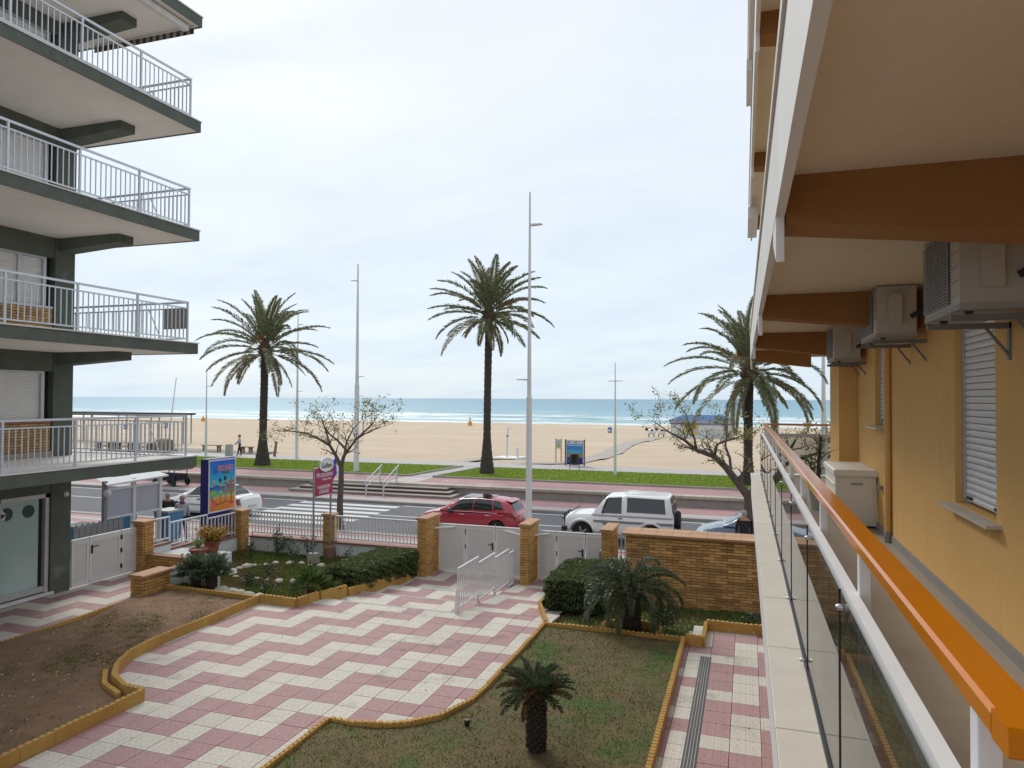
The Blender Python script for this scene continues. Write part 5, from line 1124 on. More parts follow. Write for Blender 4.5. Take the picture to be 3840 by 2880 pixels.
def car(name, label, loc, rz, paint, low, cab, wheels, wr, sidewins, shield, rear, extra=None, tw=.86):
    t_ = thing(name, loc, label, 'car', rz=rz)
    xa, xb = low[0][0], low[-1][0]; NS = 56; ring = []
    for i in range(NS+1):
        x = xa+(xb-xa)*i/NS; zb, w_, zs, zt = interp(low, x)
        h = [(w_*.90, zb), (w_*.985, zb+.10), (w_, zb+(zs-zb)*.5), (w_*.985, zs-.06), (w_*.95, zs), (w_*.86, zs+(zt-zs)*.75), (w_*.6, zt), (0, zt+.015)]
        sec = [(0, zb)]+h; full = [(x, y, z) for y, z in sec]+[(x, -y, z) for y, z in reversed(sec[1:-1])]
        ring.append(full)
    n_ = len(ring[0]); mb = MB(); vs_ = [p for r_ in ring for p in r_]
    fs = [(i*n_+k, i*n_+(k+1) % n_, (i+1)*n_+(k+1) % n_, (i+1)*n_+k) for i in range(NS) for k in range(n_)]+[tuple(reversed(range(n_))), tuple(range(NS*n_, NS*n_+n_))]
    mb.add(vs_, fs); body = mb.build('body', paint, t_, local=True)
    cut = MB()
    wmax = max(q[2] for q in low)
    for wx in wheels:
        for s in (-1, 1): cut.lathe([(wr*1.16, s*(wmax-.32)), (wr*1.16, s*(wmax+.2))], 28, (wx, 0, wr), 'Y')
    co = cut.build('cut', m_plastic, t_, local=True)
    md = body.modifiers.new('b', 'BOOLEAN'); md.object = co; md.operation = 'DIFFERENCE'; md.solver = 'EXACT'
    me = evalmesh(body, 'body'); body.modifiers.clear(); old = body.data; body.data = me; bpy.data.meshes.remove(old); cm = co.data; bpy.data.objects.remove(co); bpy.data.meshes.remove(cm)
    shade(body.data, 32)
    # cabin
    ca, cb_ = cab[0][0], cab[-1][0]; NC = 44
    def csec(x):
        z0, w0, zr, w1 = interp(cab, x); zr = max(zr, z0+.004)
        return [(w0, z0), (w0+(w1-w0)*.35, z0+(zr-z0)*.4), (w0+(w1-w0)*.85, z0+(zr-z0)*.85), (w1*.93, z0+(zr-z0)*.965), (w1*.8, zr), (0, zr+.02*min(1, (zr-z0)/.3))]
    def cs(x, s, off=0.):   # s in 0..1 along the half section
        q = csec(x); f = s*(len(q)-1); i = min(len(q)-2, int(f)); a, b_ = Vector(q[i]), Vector(q[i+1]); p = a.lerp(b_, f-i)
        nr = Vector((b_.y-a.y, -(b_.x-a.x))); nr = nr.normalized() if nr.length > 1e-6 else Vector((0, 1))
        if nr.y < -.2: nr = -nr
        return (x, p.x+nr.x*off, p.y+nr.y*off)
    ring = []
    for i in range(NC+1):
        x = ca+(cb_-ca)*i/NC; q = csec(x); ring.append([(x, y, z) for y, z in q]+[(x, -y, z) for y, z in reversed(q[:-1])])
    n_ = len(ring[0]); mb = MB(); mb.add([p for r_ in ring for p in r_], [(i*n_+k, i*n_+k+1, (i+1)*n_+k+1, (i+1)*n_+k) for i in range(NC) for k in range(n_-1)]+[tuple(range(n_)), tuple(reversed(range(NC*n_, NC*n_+n_)))])
    cabo = mb.build('cabin', paint, t_, local=True, smooth=40)
    def patch(nm_, corners, m, off=.008, nx=10, ny=5, parent=cabo):
        # corners: (x,s) quad a(bottom rear) b(bottom front) c(top front) d(top rear)
        a, b_, c, d = [Vector(q) for q in corners]
        for sg in (1, -1):
            vs_ = []
            for j in range(ny+1):
                for i in range(nx+1):
                    p = a.lerp(b_, i/nx).lerp(d.lerp(c, i/nx), j/ny); q = cs(p.x, p.y, off); vs_.append((q[0], q[1]*sg, q[2]))
            MB().add(vs_, [(j*(nx+1)+i, j*(nx+1)+i+1, (j+1)*(nx+1)+i+1, (j+1)*(nx+1)+i) for j in range(ny) for i in range(nx)]).build(nm_, m, parent, local=True, smooth=True)
    for w_ in sidewins: patch('side_window', w_, m_cglass)
    def cross(nm_, x0, x1, s0, m, off=.008):
        vs_ = []; NXX, NYY = 8, 12
        for i in range(NXX+1):
            x = x0+(x1-x0)*i/NXX
            for j in range(-NYY//2, NYY//2+1):
                s = 1-(1-s0)*abs(j)/(NYY/2); q = cs(x, s, off); vs_.append((q[0]+(.006 if x0 > 0 else -.006), q[1]*(1 if j >= 0 else -1), q[2]+.004))
        MB().add(vs_, [(i*(NYY+1)+j, i*(NYY+1)+j+1, (i+1)*(NYY+1)+j+1, (i+1)*(NYY+1)+j) for i in range(NXX) for j in range(NYY)]).build(nm_, m, cabo, local=True, smooth=True)
    if shield: cross('windscreen', *shield, m_cglass)
    if rear: cross('rear_window', *rear, m_cglass)
    for wx in wheels:
        for s in (-1, 1):
            wv = wmax-.03
            ty = MB().lathe([(wr*.62, -.09), (wr*.93, -.1), (wr, -.07), (wr, .07), (wr*.93, .1), (wr*.62, .09)], 28, (0, 0, 0), 'Y').mesh('tyre', m_tyre, smooth=40)
            wh = put('wheel', ty, t_, (wx, s*(wv-.1), wr), local=True)
            rm = MB().lathe([(wr*.62, .02), (wr*.62, .07*1), (wr*.5, .085), (.05, .05)], 20, (0, 0, 0), 'Y')
            for k in range(5): a = k*1.2566; rm.obox((math.cos(a)*wr*.33, .08, math.sin(a)*wr*.33), (math.cos(a)*wr*.28, 0, math.sin(a)*wr*.28), (0, .012, 0), (-math.sin(a)*.025, 0, math.cos(a)*.025))
            put('rim', rm.mesh('rim', m_rim, smooth=40), wh, (0, 0, 0), (0, 0, 0 if s > 0 else math.pi), local=True)
    if extra: extra(t_, cs)
    return t_
def boxpart(t_, nm_, m, *a):
    return MB().box(*a).build(nm_, m, t_, local=True)
m_redp = mat('red_paint', (.40, .012, .035), .32, (.37, .010, .03), 2, coat=.8); m_whp = mat('white_car_paint', (.84, .84, .83), .3, (.80, .80, .79), 2, coat=.5, dirt=((.70, .69, .66), 1.5, .68)); m_blp = mat('blue_paint', (.11, .16, .25), .28, (.10, .145, .23), 2, coat=.8)
def hatch_extra(mirror, trim, lamp_):
    def f(t_, cs):
        for s in (1, -1):
            MB().lathe([(.02, -.12), (.1, -.08), (.115, 0), (.1, .06), (.02, .09)], 12, (.62, s*.98, .97), 'X').build('door_mirror', mirror, t_, local=True, smooth=True)
            for x in (.12, -.95): MB().obox((x, s*.905, .84), (.11, 0, 0), (0, .014, 0), (0, 0, .016)).build('door_handle', trim, t_, local=True)
            MB().prism([(-2.06, .74), (-1.62, .86), (-1.60, .92), (-1.98, .94), (-2.1, .86)], s*.74, s*.885, plane='XZ').build('tail_lamp', m_tail, t_, local=True)
            MB().prism([(1.7, .64), (2.08, .60), (2.0, .70), (1.72, .76)], s*.62, s*.86, plane='XZ').build('head_lamp', m_lamp, t_, local=True)
            MB().tube([(-1.35, s*.888, .93), (-.3, s*.9, .945), (.75, s*.9, .94)], .008, 4).build('window_trim', trim, t_, local=True)
        boxpart(t_, 'number_plate', m_plate, -2.23, -2.19, -.26, .26, .66, .78); boxpart(t_, 'number_plate', m_plate, 2.19, 2.225, -.26, .26, .42, .53)
        boxpart(t_, 'rear_bumper', m_plastic, -2.2, -1.95, -.7, .7, .22, .36)
        MB().prism([(-1.80, 1.32), (-1.58, 1.385), (-1.58, 1.40), (-1.84, 1.335)], -.52, .52, plane='XZ').build('roof_spoiler', paint_of(t_), t_, local=True)
        MB().prism([(-.9, 1.445), (-.62, 1.45), (-.78, 1.53)], -.02, .02, plane='XZ').build('antenna_fin', paint_of(t_), t_, local=True)
        for s in (1, -1): MB().tube([(1.02, s*.1, .99), (.95, s*.55, 1.0)], .01, 4).build('wiper', m_blk, t_, local=True)
    return f
def paint_of(t_): return t_.children[0].data.materials[0]
low_h = [(-2.2, .34, .66, .66, .74), (-2.08, .24, .83, .80, .92), (-1.75, .20, .885, .88, .98), (-1.0, .17, .90, .88, .96), (0, .16, .90, .87, .94), (.9, .16, .90, .86, .95), (1.35, .17, .89, .80, .90), (1.8, .20, .85, .70, .80), (2.08, .25, .74, .60, .68), (2.2, .33, .58, .50, .56)]
cab_h = [(-2.02, .93, .78, .945, .70), (-1.80, .95, .83, 1.24, .62), (-1.62, .955, .85, 1.37, .60), (-1.0, .94, .86, 1.43, .60), (-.3, .935, .865, 1.45, .61), (.28, .935, .865, 1.415, .60), (.62, .935, .86, 1.24, .66), (.95, .94, .84, 1.06, .74), (1.2, .94, .80, .945, .76)]
wins_h = [((-.28, .06), (.66, .05), (.22, .52), (-.28, .56)), ((-1.12, .08), (-.33, .06), (-.33, .56), (-1.02, .55)), ((-1.55, .14), (-1.17, .09), (-1.07, .54), (-1.36, .50))]
rc = car('hatchback_car', 'glossy red hatchback parked beyond the white gate', (-10.55, 26.9, -.46), math.pi, m_redp, low_h, cab_h, (1.38, -1.32), .325, wins_h, (.38, 1.13, .68), (-1.98, -1.74, .66), hatch_extra(mat('mirror_grey', (.05, .055, .06), .3), m_chrome, 0))
pan = MB().box(-.95, .25, -.5, .5, 1.458, 1.464).build('sunroof', m_cglass, rc, local=True)
car('hatchback_car', 'slate blue car parked behind the tree trunk and balcony ledge', (.35, 26.9, -.46), math.pi, m_blp, low_h, cab_h, (1.38, -1.32), .325, wins_h, (.38, 1.13, .68), (-1.98, -1.74, .66), hatch_extra(m_blp, m_chrome, 0))
def sedan_extra(t_, cs):
    for s in (1, -1):
        MB().lathe([(.02, -.1), (.09, -.07), (.10, 0), (.09, .05), (.02, .08)], 12, (.72, s*.95, .93), 'X').build('door_mirror', m_whp, t_, local=True, smooth=True)
        for x in (.05, -.95): MB().obox((x, s*.875, .80), (.09, 0, 0), (0, .014, 0), (0, 0, .022)).build('door_handle', m_plastic, t_, local=True)
        MB().tube([(-1.95, s*.85, .56), (-1.0, s*.885, .56), (1.0, s*.885, .56), (1.75, s*.83, .56)], .016, 4).build('rubbing_strip', m_plastic, t_, local=True)
        MB().prism([(-2.14, .62), (-1.98, .62), (-1.94, .86), (-2.06, .88)], s*.6, s*.83, plane='XZ').build('tail_lamp', m_tail, t_, local=True)
        MB().prism([(1.75, .60), (2.1, .58), (2.02, .70), (1.78, .74)], s*.58, s*.83, plane='XZ').build('head_lamp', m_lamp, t_, local=True)
    boxpart(t_, 'number_plate', m_plate, -2.205, -2.17, -.26, .26, .44, .55)
car('sedan_car', 'white older saloon partly hidden behind the blue poster board', (-23.4, 26.9, -.46), math.pi, m_whp,
    [(-2.16, .32, .70, .74, .82), (-2.0, .22, .82, .84, .96), (-1.4, .18, .86, .86, .97), (0, .17, .87, .85, .92), (.95, .17, .87, .84, .93), (1.4, .18, .86, .76, .87), (1.85, .22, .82, .66, .76), (2.06, .27, .72, .56, .63), (2.16, .34, .58, .48, .54)],
    [(-1.62, .93, .80, .945, .70), (-1.3, .93, .82, 1.14, .66), (-1.0, .925, .83, 1.34, .60), (-.5, .92, .83, 1.41, .59), (.2, .92, .83, 1.40, .59), (.55, .92, .83, 1.25, .64), (.95, .92, .81, 1.05, .72), (1.22, .925, .78, .93, .74)],
    (1.3, -1.25), .30, [((-.22, .05), (.72, .05), (.25, .52), (-.18, .56)), ((-1.05, .06), (-.28, .05), (-.24, .56), (-.86, .54))], (.38, 1.15, .68), (-1.56, -1.05, .66), sedan_extra)
def suv_extra(t_, cs):
    for s in (1, -1):
        MB().obox((.62, s*.94, 1.18), (.03, 0, 0), (0, .08, 0), (0, 0, .09)).build('door_mirror', m_whp, t_, local=True)
        MB().obox((-.08, s*.862, .98), (.07, 0, 0), (0, .014, 0), (0, 0, .018)).build('door_handle', m_tail, t_, local=True)
        MB().box(-1.98, .92, s*.864, s*.872, .80, .885).build('grey_stripe', mat('grey_decal', (.24, .24, .26), .5), t_, local=True)
        MB().prism([(.28, .80), (.62, .80), (.42, .62), (.02, .62)], s*.864, s*.871, plane='XZ').build('grey_decal', mat('grey_decal2', (.2, .2, .22), .5), t_, local=True)
        MB().box(1.2, 1.28, s*.864, s*.874, .84, .89).build('side_repeater', m_tail, t_, local=True)
        mb = MB(); mb.tube([(1.38+.50*math.cos(a), s*.885, .375+.50*math.sin(a)) for a in np.linspace(.15, math.pi-.15, 12)], .04, 6); mb.build('wheel_arch', m_whp, t_, local=True, smooth=True)
        mb = MB(); mb.tube([(-1.18+.50*math.cos(a), s*.885, .375+.50*math.sin(a)) for a in np.linspace(.15, math.pi-.15, 12)], .04, 6); mb.build('wheel_arch', m_whp, t_, local=True, smooth=True)
        boxpart(t_, 'tail_lamp', m_tail, -2.01, -1.97, s*.70-.09, s*.70+.09, .62, .84)
        MB().tube([(2.12, s*.32, .42), (2.16, s*.32, .95), (2.05, s*.3, 1.02)], .03, 7).build('bull_bar', m_plastic, t_, local=True)
    boxpart(t_, 'front_bumper', m_plastic, 1.96, 2.15, -.84, .84, .40, .58); boxpart(t_, 'rear_bumper', m_plastic, -2.12, -1.97, -.8, .8, .38, .52)
    MB().tube([(2.13, -.72, .85), (2.16, 0, .86), (2.13, .72, .85)], .03, 7).build('bull_bar', m_plastic, t_, local=True); MB().tube([(2.13, -.5, 1.0), (2.13, .5, 1.0)], .025, 7).build('bull_bar', m_plastic, t_, local=True)
    MB().tube([(1.78, -.7, 1.14), (1.78, .7, 1.14)], .025, 6).build('bonnet_deflector', m_plastic, t_, local=True)
    for k in range(4): boxpart(t_, 'roof_rib', m_whp, -1.75, -.15, -.51+.3*k, -.45+.3*k, 1.835, 1.85)
    MB().lathe([(.28, 0), (.33, .05), (.33, .16), (.28, .2), (.1, .2)], 22, (-2.2, .25, .95), 'X').build('spare_wheel', m_tyre, t_, local=True, smooth=40)
    boxpart(t_, 'number_plate', m_plate, -2.0, -1.98, -.75, -.35, .62, .72)
    boxpart(t_, 'door_seam', m_plastic, -.215, -.205, -.866, -.862, .5, 1.1)
    MB().lathe([(.02, -.06), (.07, 0), (.02, .06)], 8, (.42, -.3, 1.42)).build('hanging_ornament', mat('bright_blue', (.03, .25, .6), .5), t_, local=True)
sv = car('offroad_car', 'boxy white three door off-roader with black bull bar behind the brick wall', (-4.55, 27.05, -.46), math.pi, m_whp,
    [(-2.0, .42, .83, .95, 1.06), (-1.9, .38, .855, 1.0, 1.10), (0, .36, .86, 1.0, 1.10), (.85, .36, .86, 1.0, 1.10), (1.3, .38, .855, .98, 1.09), (1.85, .42, .84, .95, 1.05), (1.98, .46, .80, .90, 1.0), (2.02, .5, .76, .84, .92)],
    [(-1.98, 1.08, .83, 1.12, .78), (-1.93, 1.08, .84, 1.55, .74), (-1.86, 1.08, .845, 1.80, .72), (-.25, 1.08, .845, 1.83, .72), (-.15, 1.08, .845, 1.80, .71), (.42, 1.08, .845, 1.76, .69), (.58, 1.08, .845, 1.62, .70), (.82, 1.08, .84, 1.30, .76), (1.0, 1.08, .82, 1.10, .78)],
    (1.38, -1.18), .375, [((-.12, .05), (.70, .05), (.40, .50), (-.12, .52)), ((-1.72, .09), (-.32, .09), (-.32, .46), (-1.66, .46))], (.50, .96, .62), (-1.97, -1.88, .5), suv_extra)
# ------------------------------------------------------------------ people
m_skin = mat('skin', (.45, .25, .17), .6); m_grey_h = mat('grey_hair', (.34, .32, .30), .9); m_dk_h = mat('dark_hair', (.05, .035, .03), .9)
def person(label, loc, rz, J, mats_, hair, h=1.68, glasses=False):
    """J: joint name -> (x,y,z) local, figure faces +X"""
    t_ = thing('person', loc, label, 'person', rz=rz)
    E_ = [('pelvis', 'belly'), ('belly', 'chest'), ('chest', 'neck'), ('neck', 'head')]
    for s in 'lr': E_ += [('chest', 'sh_'+s), ('sh_'+s, 'el_'+s), ('el_'+s, 'wr_'+s), ('wr_'+s, 'ha_'+s), ('pelvis', 'hip_'+s), ('hip_'+s, 'kn_'+s), ('kn_'+s, 'an_'+s), ('an_'+s, 'to_'+s)]
    rad = dict(pelvis=(.15, .12), belly=(.15, .12), chest=(.17, .12), neck=(.055, .055), head=(.085, .10), sh=(.07, .07), el=(.052, .052), wr=(.035, .035), ha=(.035, .022), hip=(.10, .10), kn=(.068, .068), an=(.045, .045), to=(.045, .03))
    names = list(J.keys()); me = bpy.data.meshes.new('body'); me.from_pydata([J[k] for k in names], [(names.index(a), names.index(b_)) for a, b_ in E_], [])
    o = bpy.data.objects.new('body', me); link(o, t_); md = o.modifiers.new('s', 'SKIN'); sb = o.modifiers.new('u', 'SUBSURF'); sb.levels = 1; sb.render_levels = 1
    for i, k in enumerate(names): r_ = rad[k.split('_')[0]]; me.skin_vertices[0].data[i].radius = r_; me.skin_vertices[0].data[i].use_root = (k == 'pelvis')
    m2 = evalmesh(o, 'body'); o.modifiers.clear(); o.data = m2; bpy.data.meshes.remove(me)
    m2.materials.clear(); [m2.materials.append(q) for q in mats_]            # 0 jacket 1 trousers 2 skin 3 shoes
    reg = dict(pelvis=1, belly=0, chest=0, neck=2, head=2, sh=0, el=0, wr=0, ha=2, hip=1, kn=1, an=1, to=3)
    idx = []
    for p in m2.polygons:
        c = p.center; k = min(names, key=lambda q: (Vector(J[q])-c).length); idx.append(reg[k.split('_')[0]])
    m2.polygons.foreach_set('material_index', idx); shade(m2, True)
    hd = Vector(J['head']); bm = bmesh.new(); bmesh.ops.create_uvsphere(bm, u_segments=14, v_segments=10, radius=1)
    for v in bm.verts: v.co = Vector((v.co.x*.098, v.co.y*.078, v.co.z*.118))+hd+Vector((.01, 0, .02))
    hm = bpy.data.meshes.new('head'); bm.to_mesh(hm); bm.free(); hm.materials.append(m_skin); shade(hm, True); ho = bpy.data.objects.new('head', hm); link(ho, t_); W[ho.name] = Vector((0, 0, 0))
    MB().prism([(.095, -.01), (.13, -.03), (.095, -.045)], -.014, .014, plane='XZ').build('nose', m_skin, ho, local=True).location = hd+Vector((.01, 0, .02))
    MB().box(.088, .102, -.03, .03, -.07, -.062).build('mouth', m_tail, ho, local=True).location = hd+Vector((.0, 0, .02))
    for s in (1, -1): MB().lathe([(.004, 0), (.013, .006), (.004, .012)], 8, (.09, s*.032, .012), 'X').build('eye', m_blk, ho, local=True).location = hd+Vector((.0, 0, .02))
    if glasses:
        mb = MB(); [mb.tube([(.104, s*.034+.026*math.cos(a), .012+.022*math.sin(a)) for a in np.linspace(0, 6.28, 10)], .004, 4) for s in (1, -1)]; mb.build('glasses', m_blk, ho, local=True).location = hd+Vector((.005, 0, .02))
    bm = bmesh.new(); bmesh.ops.create_uvsphere(bm, u_segments=14, v_segments=10, radius=1)
    for v in list(bm.verts):
        c = v.co.copy(); v.co = Vector((c.x*.108, c.y*.092, c.z*.128))+hd+Vector((-.012, 0, .032))
        if c.x > .45 and c.z < .35: v.co.x -= .05
        if c.z < -.35: v.co.z += .05; v.co.x -= .03
    hm = bpy.data.meshes.new('hair'); bm.to_mesh(hm); bm.free(); hm.materials.append(hair); shade(hm, True); hh = bpy.data.objects.new('hair', hm); link(hh, t_)
    return t_
def pose(h=1.66, stride=.0, armL=(.05, 0), armR=(.05, 0), lean=0.):
    k = h/1.7; d = dict(pelvis=(0, 0, .93), belly=(.01+lean*.3, 0, 1.10), chest=(.0+lean*.7, 0, 1.34), neck=(.01+lean, 0, 1.49), head=(.03+lean*1.1, 0, 1.60))
    for s, sg in (('l', 1), ('r', -1)):
        a, e = armL if s == 'l' else armR; st_ = stride*sg
        d['sh_'+s] = (lean*.8, .19*sg, 1.40); d['el_'+s] = (a+lean*.6, .25*sg, 1.14); d['wr_'+s] = (a*2+e, .24*sg, .92+abs(e)*.55); d['ha_'+s] = (a*2.2+e*1.3, .23*sg, .83+abs(e)*.75)
        d['hip_'+s] = (0, .09*sg, .88); d['kn_'+s] = (st_*.55+.03, .10*sg, .48); d['an_'+s] = (st_, .10*sg, .09); d['to_'+s] = (st_+.15, .11*sg, .03)
    return {q: tuple(c*k for c in v) for q, v in d.items()}
m_jgrey = mat('grey_jacket', (.40, .39, .41), .8, (.30, .29, .31), 14); m_jeans = mat('dark_jeans', (.03, .045, .10), .8); m_black = mat('black_cloth', (.018, .018, .02), .85); m_shoe = mat('shoe', (.02, .02, .022), .6); m_scarf = mat('violet_scarf', (.10, .06, .20), .85)
pw = person('grey haired woman in a pale grey jacket walking past the blue bin', (-19.85, 21.2, -.38), R(-25), pose(1.62, .18, (.03, 0), (-.02, .25)), [m_jgrey, m_jeans, m_skin, m_shoe], m_grey_h, glasses=True)
MB().lathe([(.09, 0), (.11, .04), (.08, .08)], 12, (.01, 0, 1.37)).build('scarf', m_scarf, pw, local=True, smooth=True); MB().obox((.05, .24, .82), (.10, 0, 0), (0, .05, 0), (0, 0, .09)).build('handbag', m_black, pw, local=True); MB().tube([(.05, .2, .9), (-.02, 0, 1.42), (.02, -.15, 1.30)], .008, 4).build('bag_strap', m_black, pw, local=True)
person('grey haired man in sunglasses standing behind the blue bin', (-20.9, 21.6, -.38), R(-40), pose(1.62, .05), [m_black, m_jeans, m_skin, m_shoe], m_grey_h, glasses=True)
person('walker in a pale jacket and dark trousers on the promenade', (-38.85, 47.6, .21), R(-130), pose(1.66, .16, (.12, .1), (.1, .12)), [mat('pale_jacket', (.42, .43, .48), .8, (.28, .29, .36), 9), m_black, m_skin, m_shoe], m_dk_h)
person('person in black with grey hair between the tree and the blue car', (-.12, 24.4, -.38), R(100), pose(1.66, .1), [m_black, m_black, m_skin, m_shoe], m_grey_h)
# ------------------------------------------------------------------ signs
m_nblue = mat('board_blue', (.018, .02, .16), .45, (.014, .016, .13), 2); m_postw = mat('poster_frame', (.72, .74, .76), .4)
bd = thing('poster_board', (-16.95, 19.85, -.38), 'tall dark blue board with a colourful beach bar poster', 'sign')
MB().prism([(19.2, -.38), (20.55, -.38), (20.55, 2.86), (19.2, 2.86)], -17.22, -16.92, plane='YZ').build('body', m_nblue, bd)
MB().box(-16.92, -16.905, 19.22, 20.53, 1.06, 2.83).build('frame', m_postw, bd)
pm_ = bpy.data.materials.new('poster_print'); pm_.use_nodes = True; n, l = pm_.node_tree.nodes, pm_.node_tree.links; b = n['Principled BSDF']; b.inputs['Roughness'].default_value = .35
t = n.new('ShaderNodeTexCoord'); sp = n.new('ShaderNodeSeparateXYZ'); l.new(t.outputs['Generated'], sp.inputs[0]); ns = n.new('ShaderNodeTexNoise'); ns.inputs['Scale'].default_value = 5; ns.inputs['Detail'].default_value = 5; l.new(t.outputs['Generated'], ns.inputs['Vector'])
ma = n.new('ShaderNodeMath'); ma.operation = 'MULTIPLY_ADD'; l.new(ns.outputs['Fac'], ma.inputs[0]); ma.inputs[1].default_value = .14; sb_ = n.new('ShaderNodeMath'); sb_.operation = 'SUBTRACT'; l.new(sp.outputs[2], sb_.inputs[0]); sb_.inputs[1].default_value = .07; l.new(sb_.outputs[0], ma.inputs[2])
rp = n.new('ShaderNodeValToRGB'); l.new(ma.outputs[0], rp.inputs[0]); es = rp.color_ramp.elements; es[0].position = 0; es[0].color = (.72, .22, .03, 1); es[1].position = 1; es[1].color = (.01, .10, .62, 1)
for p_, c_ in ((.24, (.76, .30, .05)), (.285, (.62, .50, .22)), (.30, (.10, .55, .22)), (.36, (.02, .42, .40)), (.44, (.01, .14, .50)), (.48, (.012, .08, .42)), (.50, (.05, .55, .68)), (.66, (.02, .38, .66)), (.85, (.01, .2, .68))): e = es.new(p_); e.color = c_+(1,)
l.new(rp.outputs[0], b.inputs['Base Color'])
po = MB().box(-16.905, -16.899, 19.27, 20.48, 1.12, 2.78).build('poster', pm_, bd)
def flat(nm_, poly, m, layer=0): return MB().prism([(y, z) for y, z in poly], -16.899+.002*layer, -16.897+.002*layer, plane='YZ').build(nm_, m, po)
def ell(y, z, a, b_, n_=12, rot=0.): return [(y+a*math.cos(q)*math.cos(rot)-b_*math.sin(q)*math.sin(rot), z+a*math.cos(q)*math.sin(rot)+b_*math.sin(q)*math.cos(rot)) for q in np.linspace(0, 2*math.pi, n_, endpoint=False)]
c_ = lambda nm_, c: mat(nm_, c, .4)
m_pskin = c_('print_skin', (.55, .22, .10)); m_pdk = c_('print_dark', (.03, .02, .03)); m_pwood = c_('print_wood', (.50, .14, .03)); m_pgrn = c_('print_green', (.30, .50, .04)); m_ppink = c_('print_pink', (.62, .12, .16)); m_pblu = c_('print_blue', (.01, .16, .62)); m_pyel = c_('print_yellow', (.75, .48, .04)); m_pred = c_('print_red', (.50, .02, .05)); m_plil = c_('print_lilac', (.66, .45, .60)); m_pwht = c_('print_white', (.8, .8, .8))
for (y, z, s) in ((19.78, 1.62, .9), (20.02, 1.62, 1.0)):
    flat('figure_print', [(y-.02, z-.3*s), (y+.02, z-.3*s), (y+.055*s, z+.1*s), (y+.05*s, z+.2*s), (y+.03*s, z+.27*s), (y+.06*s, z+.42*s), (y+.02, z+.46*s), (y-.03, z+.46*s), (y-.05*s, z+.4*s), (y-.025*s, z+.27*s), (y-.05*s, z+.18*s), (y-.045*s, z+.05*s)], m_pskin, 1)
    flat('hair_print', ell(y-.03*s, z+.55*s, .06*s, .09*s, 10, .4), m_pdk, 2); flat('swimsuit_print', [(y-.05*s, z+.13*s), (y+.055*s, z+.13*s), (y, z+.04*s)], m_pred if s == 1 else m_pwht, 2); flat('swimsuit_print', [(y-.045*s, z+.40*s), (y+.055*s, z+.40*s), (y+.05*s, z+.34*s), (y-.04*s, z+.34*s)], m_pred if s == 1 else m_pyel, 2)
flat('figure_print', ell(19.45, 1.98, .035, .09), m_pskin, 1); flat('hair_print', ell(19.46, 2.08, .045, .06), m_pyel, 2)
flat('bush_print', ell(19.42, 1.72, .15, .09), m_pgrn, 1); flat('deckchair_print', [(19.28, 1.62), (19.34, 1.62), (19.6, 1.36), (19.66, 1.38), (19.66, 1.33), (19.5, 1.30), (19.34, 1.18), (19.42, 1.34)], m_ppink, 1)
for (z, a) in ((2.02, .16), (1.86, .15), (1.7, .14)): flat('signpost_print', [(20.14, z-.05), (20.46, z-.02), (20.46, z+.06), (20.14, z+.04)], m_pwood, 1)
flat('signpost_print', [(20.28, 1.3), (20.34, 1.3), (20.34, 2.16), (20.28, 2.16)], m_pwood, 2); flat('blotch_print', ell(20.3, 1.32, .13, .04), m_pred, 1)
flat('splash_print', ell(19.52, 2.42, .12, .09, 9, .5), m_pblu, 1); flat('splash_print', [(19.35, 2.46), (19.6, 2.5), (19.68, 2.6), (19.55, 2.52), (19.48, 2.62), (19.46, 2.5)], m_pblu, 2); flat('ribbon_print', [(19.85, 2.34), (20.3, 2.36), (20.25, 2.41), (19.9, 2.39)], m_pgrn, 1)
def lettering(s, size, m, parent, loc, rz=math.pi/2, bold=0., sx=1., shear=0.):
    me = textmesh(s, size, m, .0015, bold, shear); o = put('lettering', me, parent, loc, (math.pi/2, 0, rz)); o.scale = (sx, 1, 1); return o
lettering('DES-KABO', .235, m_pred, po, (-16.893, 20.0, 2.52), bold=.016, sx=.66); lettering('DES-KABO', .235, m_plil, po, (-16.889, 20.0, 2.525), bold=.002, sx=.66)
lettering('Schweppes', .11, m_pdk, po, (-16.891, 20.02, 2.375), sx=.8, shear=.3)
mb = MB(); mb.tube([(-16.894, 19.55+.028*k, 1.30+.02*math.sin(k*2.3)+.004*k) for k in range(22)], .007, 4); mb.build('signature_print', m_pdk, po)
# hairdresser sign
hs_ = thing('hairdresser_sign', (-12.95, 19.85, -.3), 'crimson hairdresser sign board on two grey posts', 'sign')
m_crim = mat('crimson_board', (.40, .022, .10), .4, (.37, .02, .09), 2); m_post = mat('galv_post', (.30, .32, .34), .45, metal=.5)
mb = MB().prism([(19.36, 1.80), (20.36, 1.80), (20.36, 2.16), (20.46, 2.3), (20.62, 2.40), (20.5, 2.62), (20.44, 2.74), (19.36, 2.68)], -12.97, -12.93, plane='YZ'); bo = mb.build('board', m_crim, hs_)
mb = MB(); mb.tube([(-12.95, y, z) for y, z in ((19.36, 1.80), (20.36, 1.80), (20.36, 2.16), (20.62, 2.40), (20.44, 2.74), (19.36, 2.68), (19.36, 1.80))], .016, 4); mb.build('white_border', m_pwht, bo)
MB().prism(ell(20.0, 2.73, .40, .20, 24), -12.929, -12.920, plane='YZ').build('oval', m_pwht, bo); MB().prism(ell(20.0, 2.73, .44, .235, 24), -12.96, -12.93, plane='YZ').build('oval_rim', c_('oval_grey', (.35, .37, .42)), bo)
MB().prism([(20.42, 2.28), (20.6, 2.42), (20.56, 2.66), (20.45, 2.78), (20.48, 2.5)], -12.928, -12.922, plane='YZ').build('blue_mark', c_('sign_blue', (.02, .07, .55)), bo)
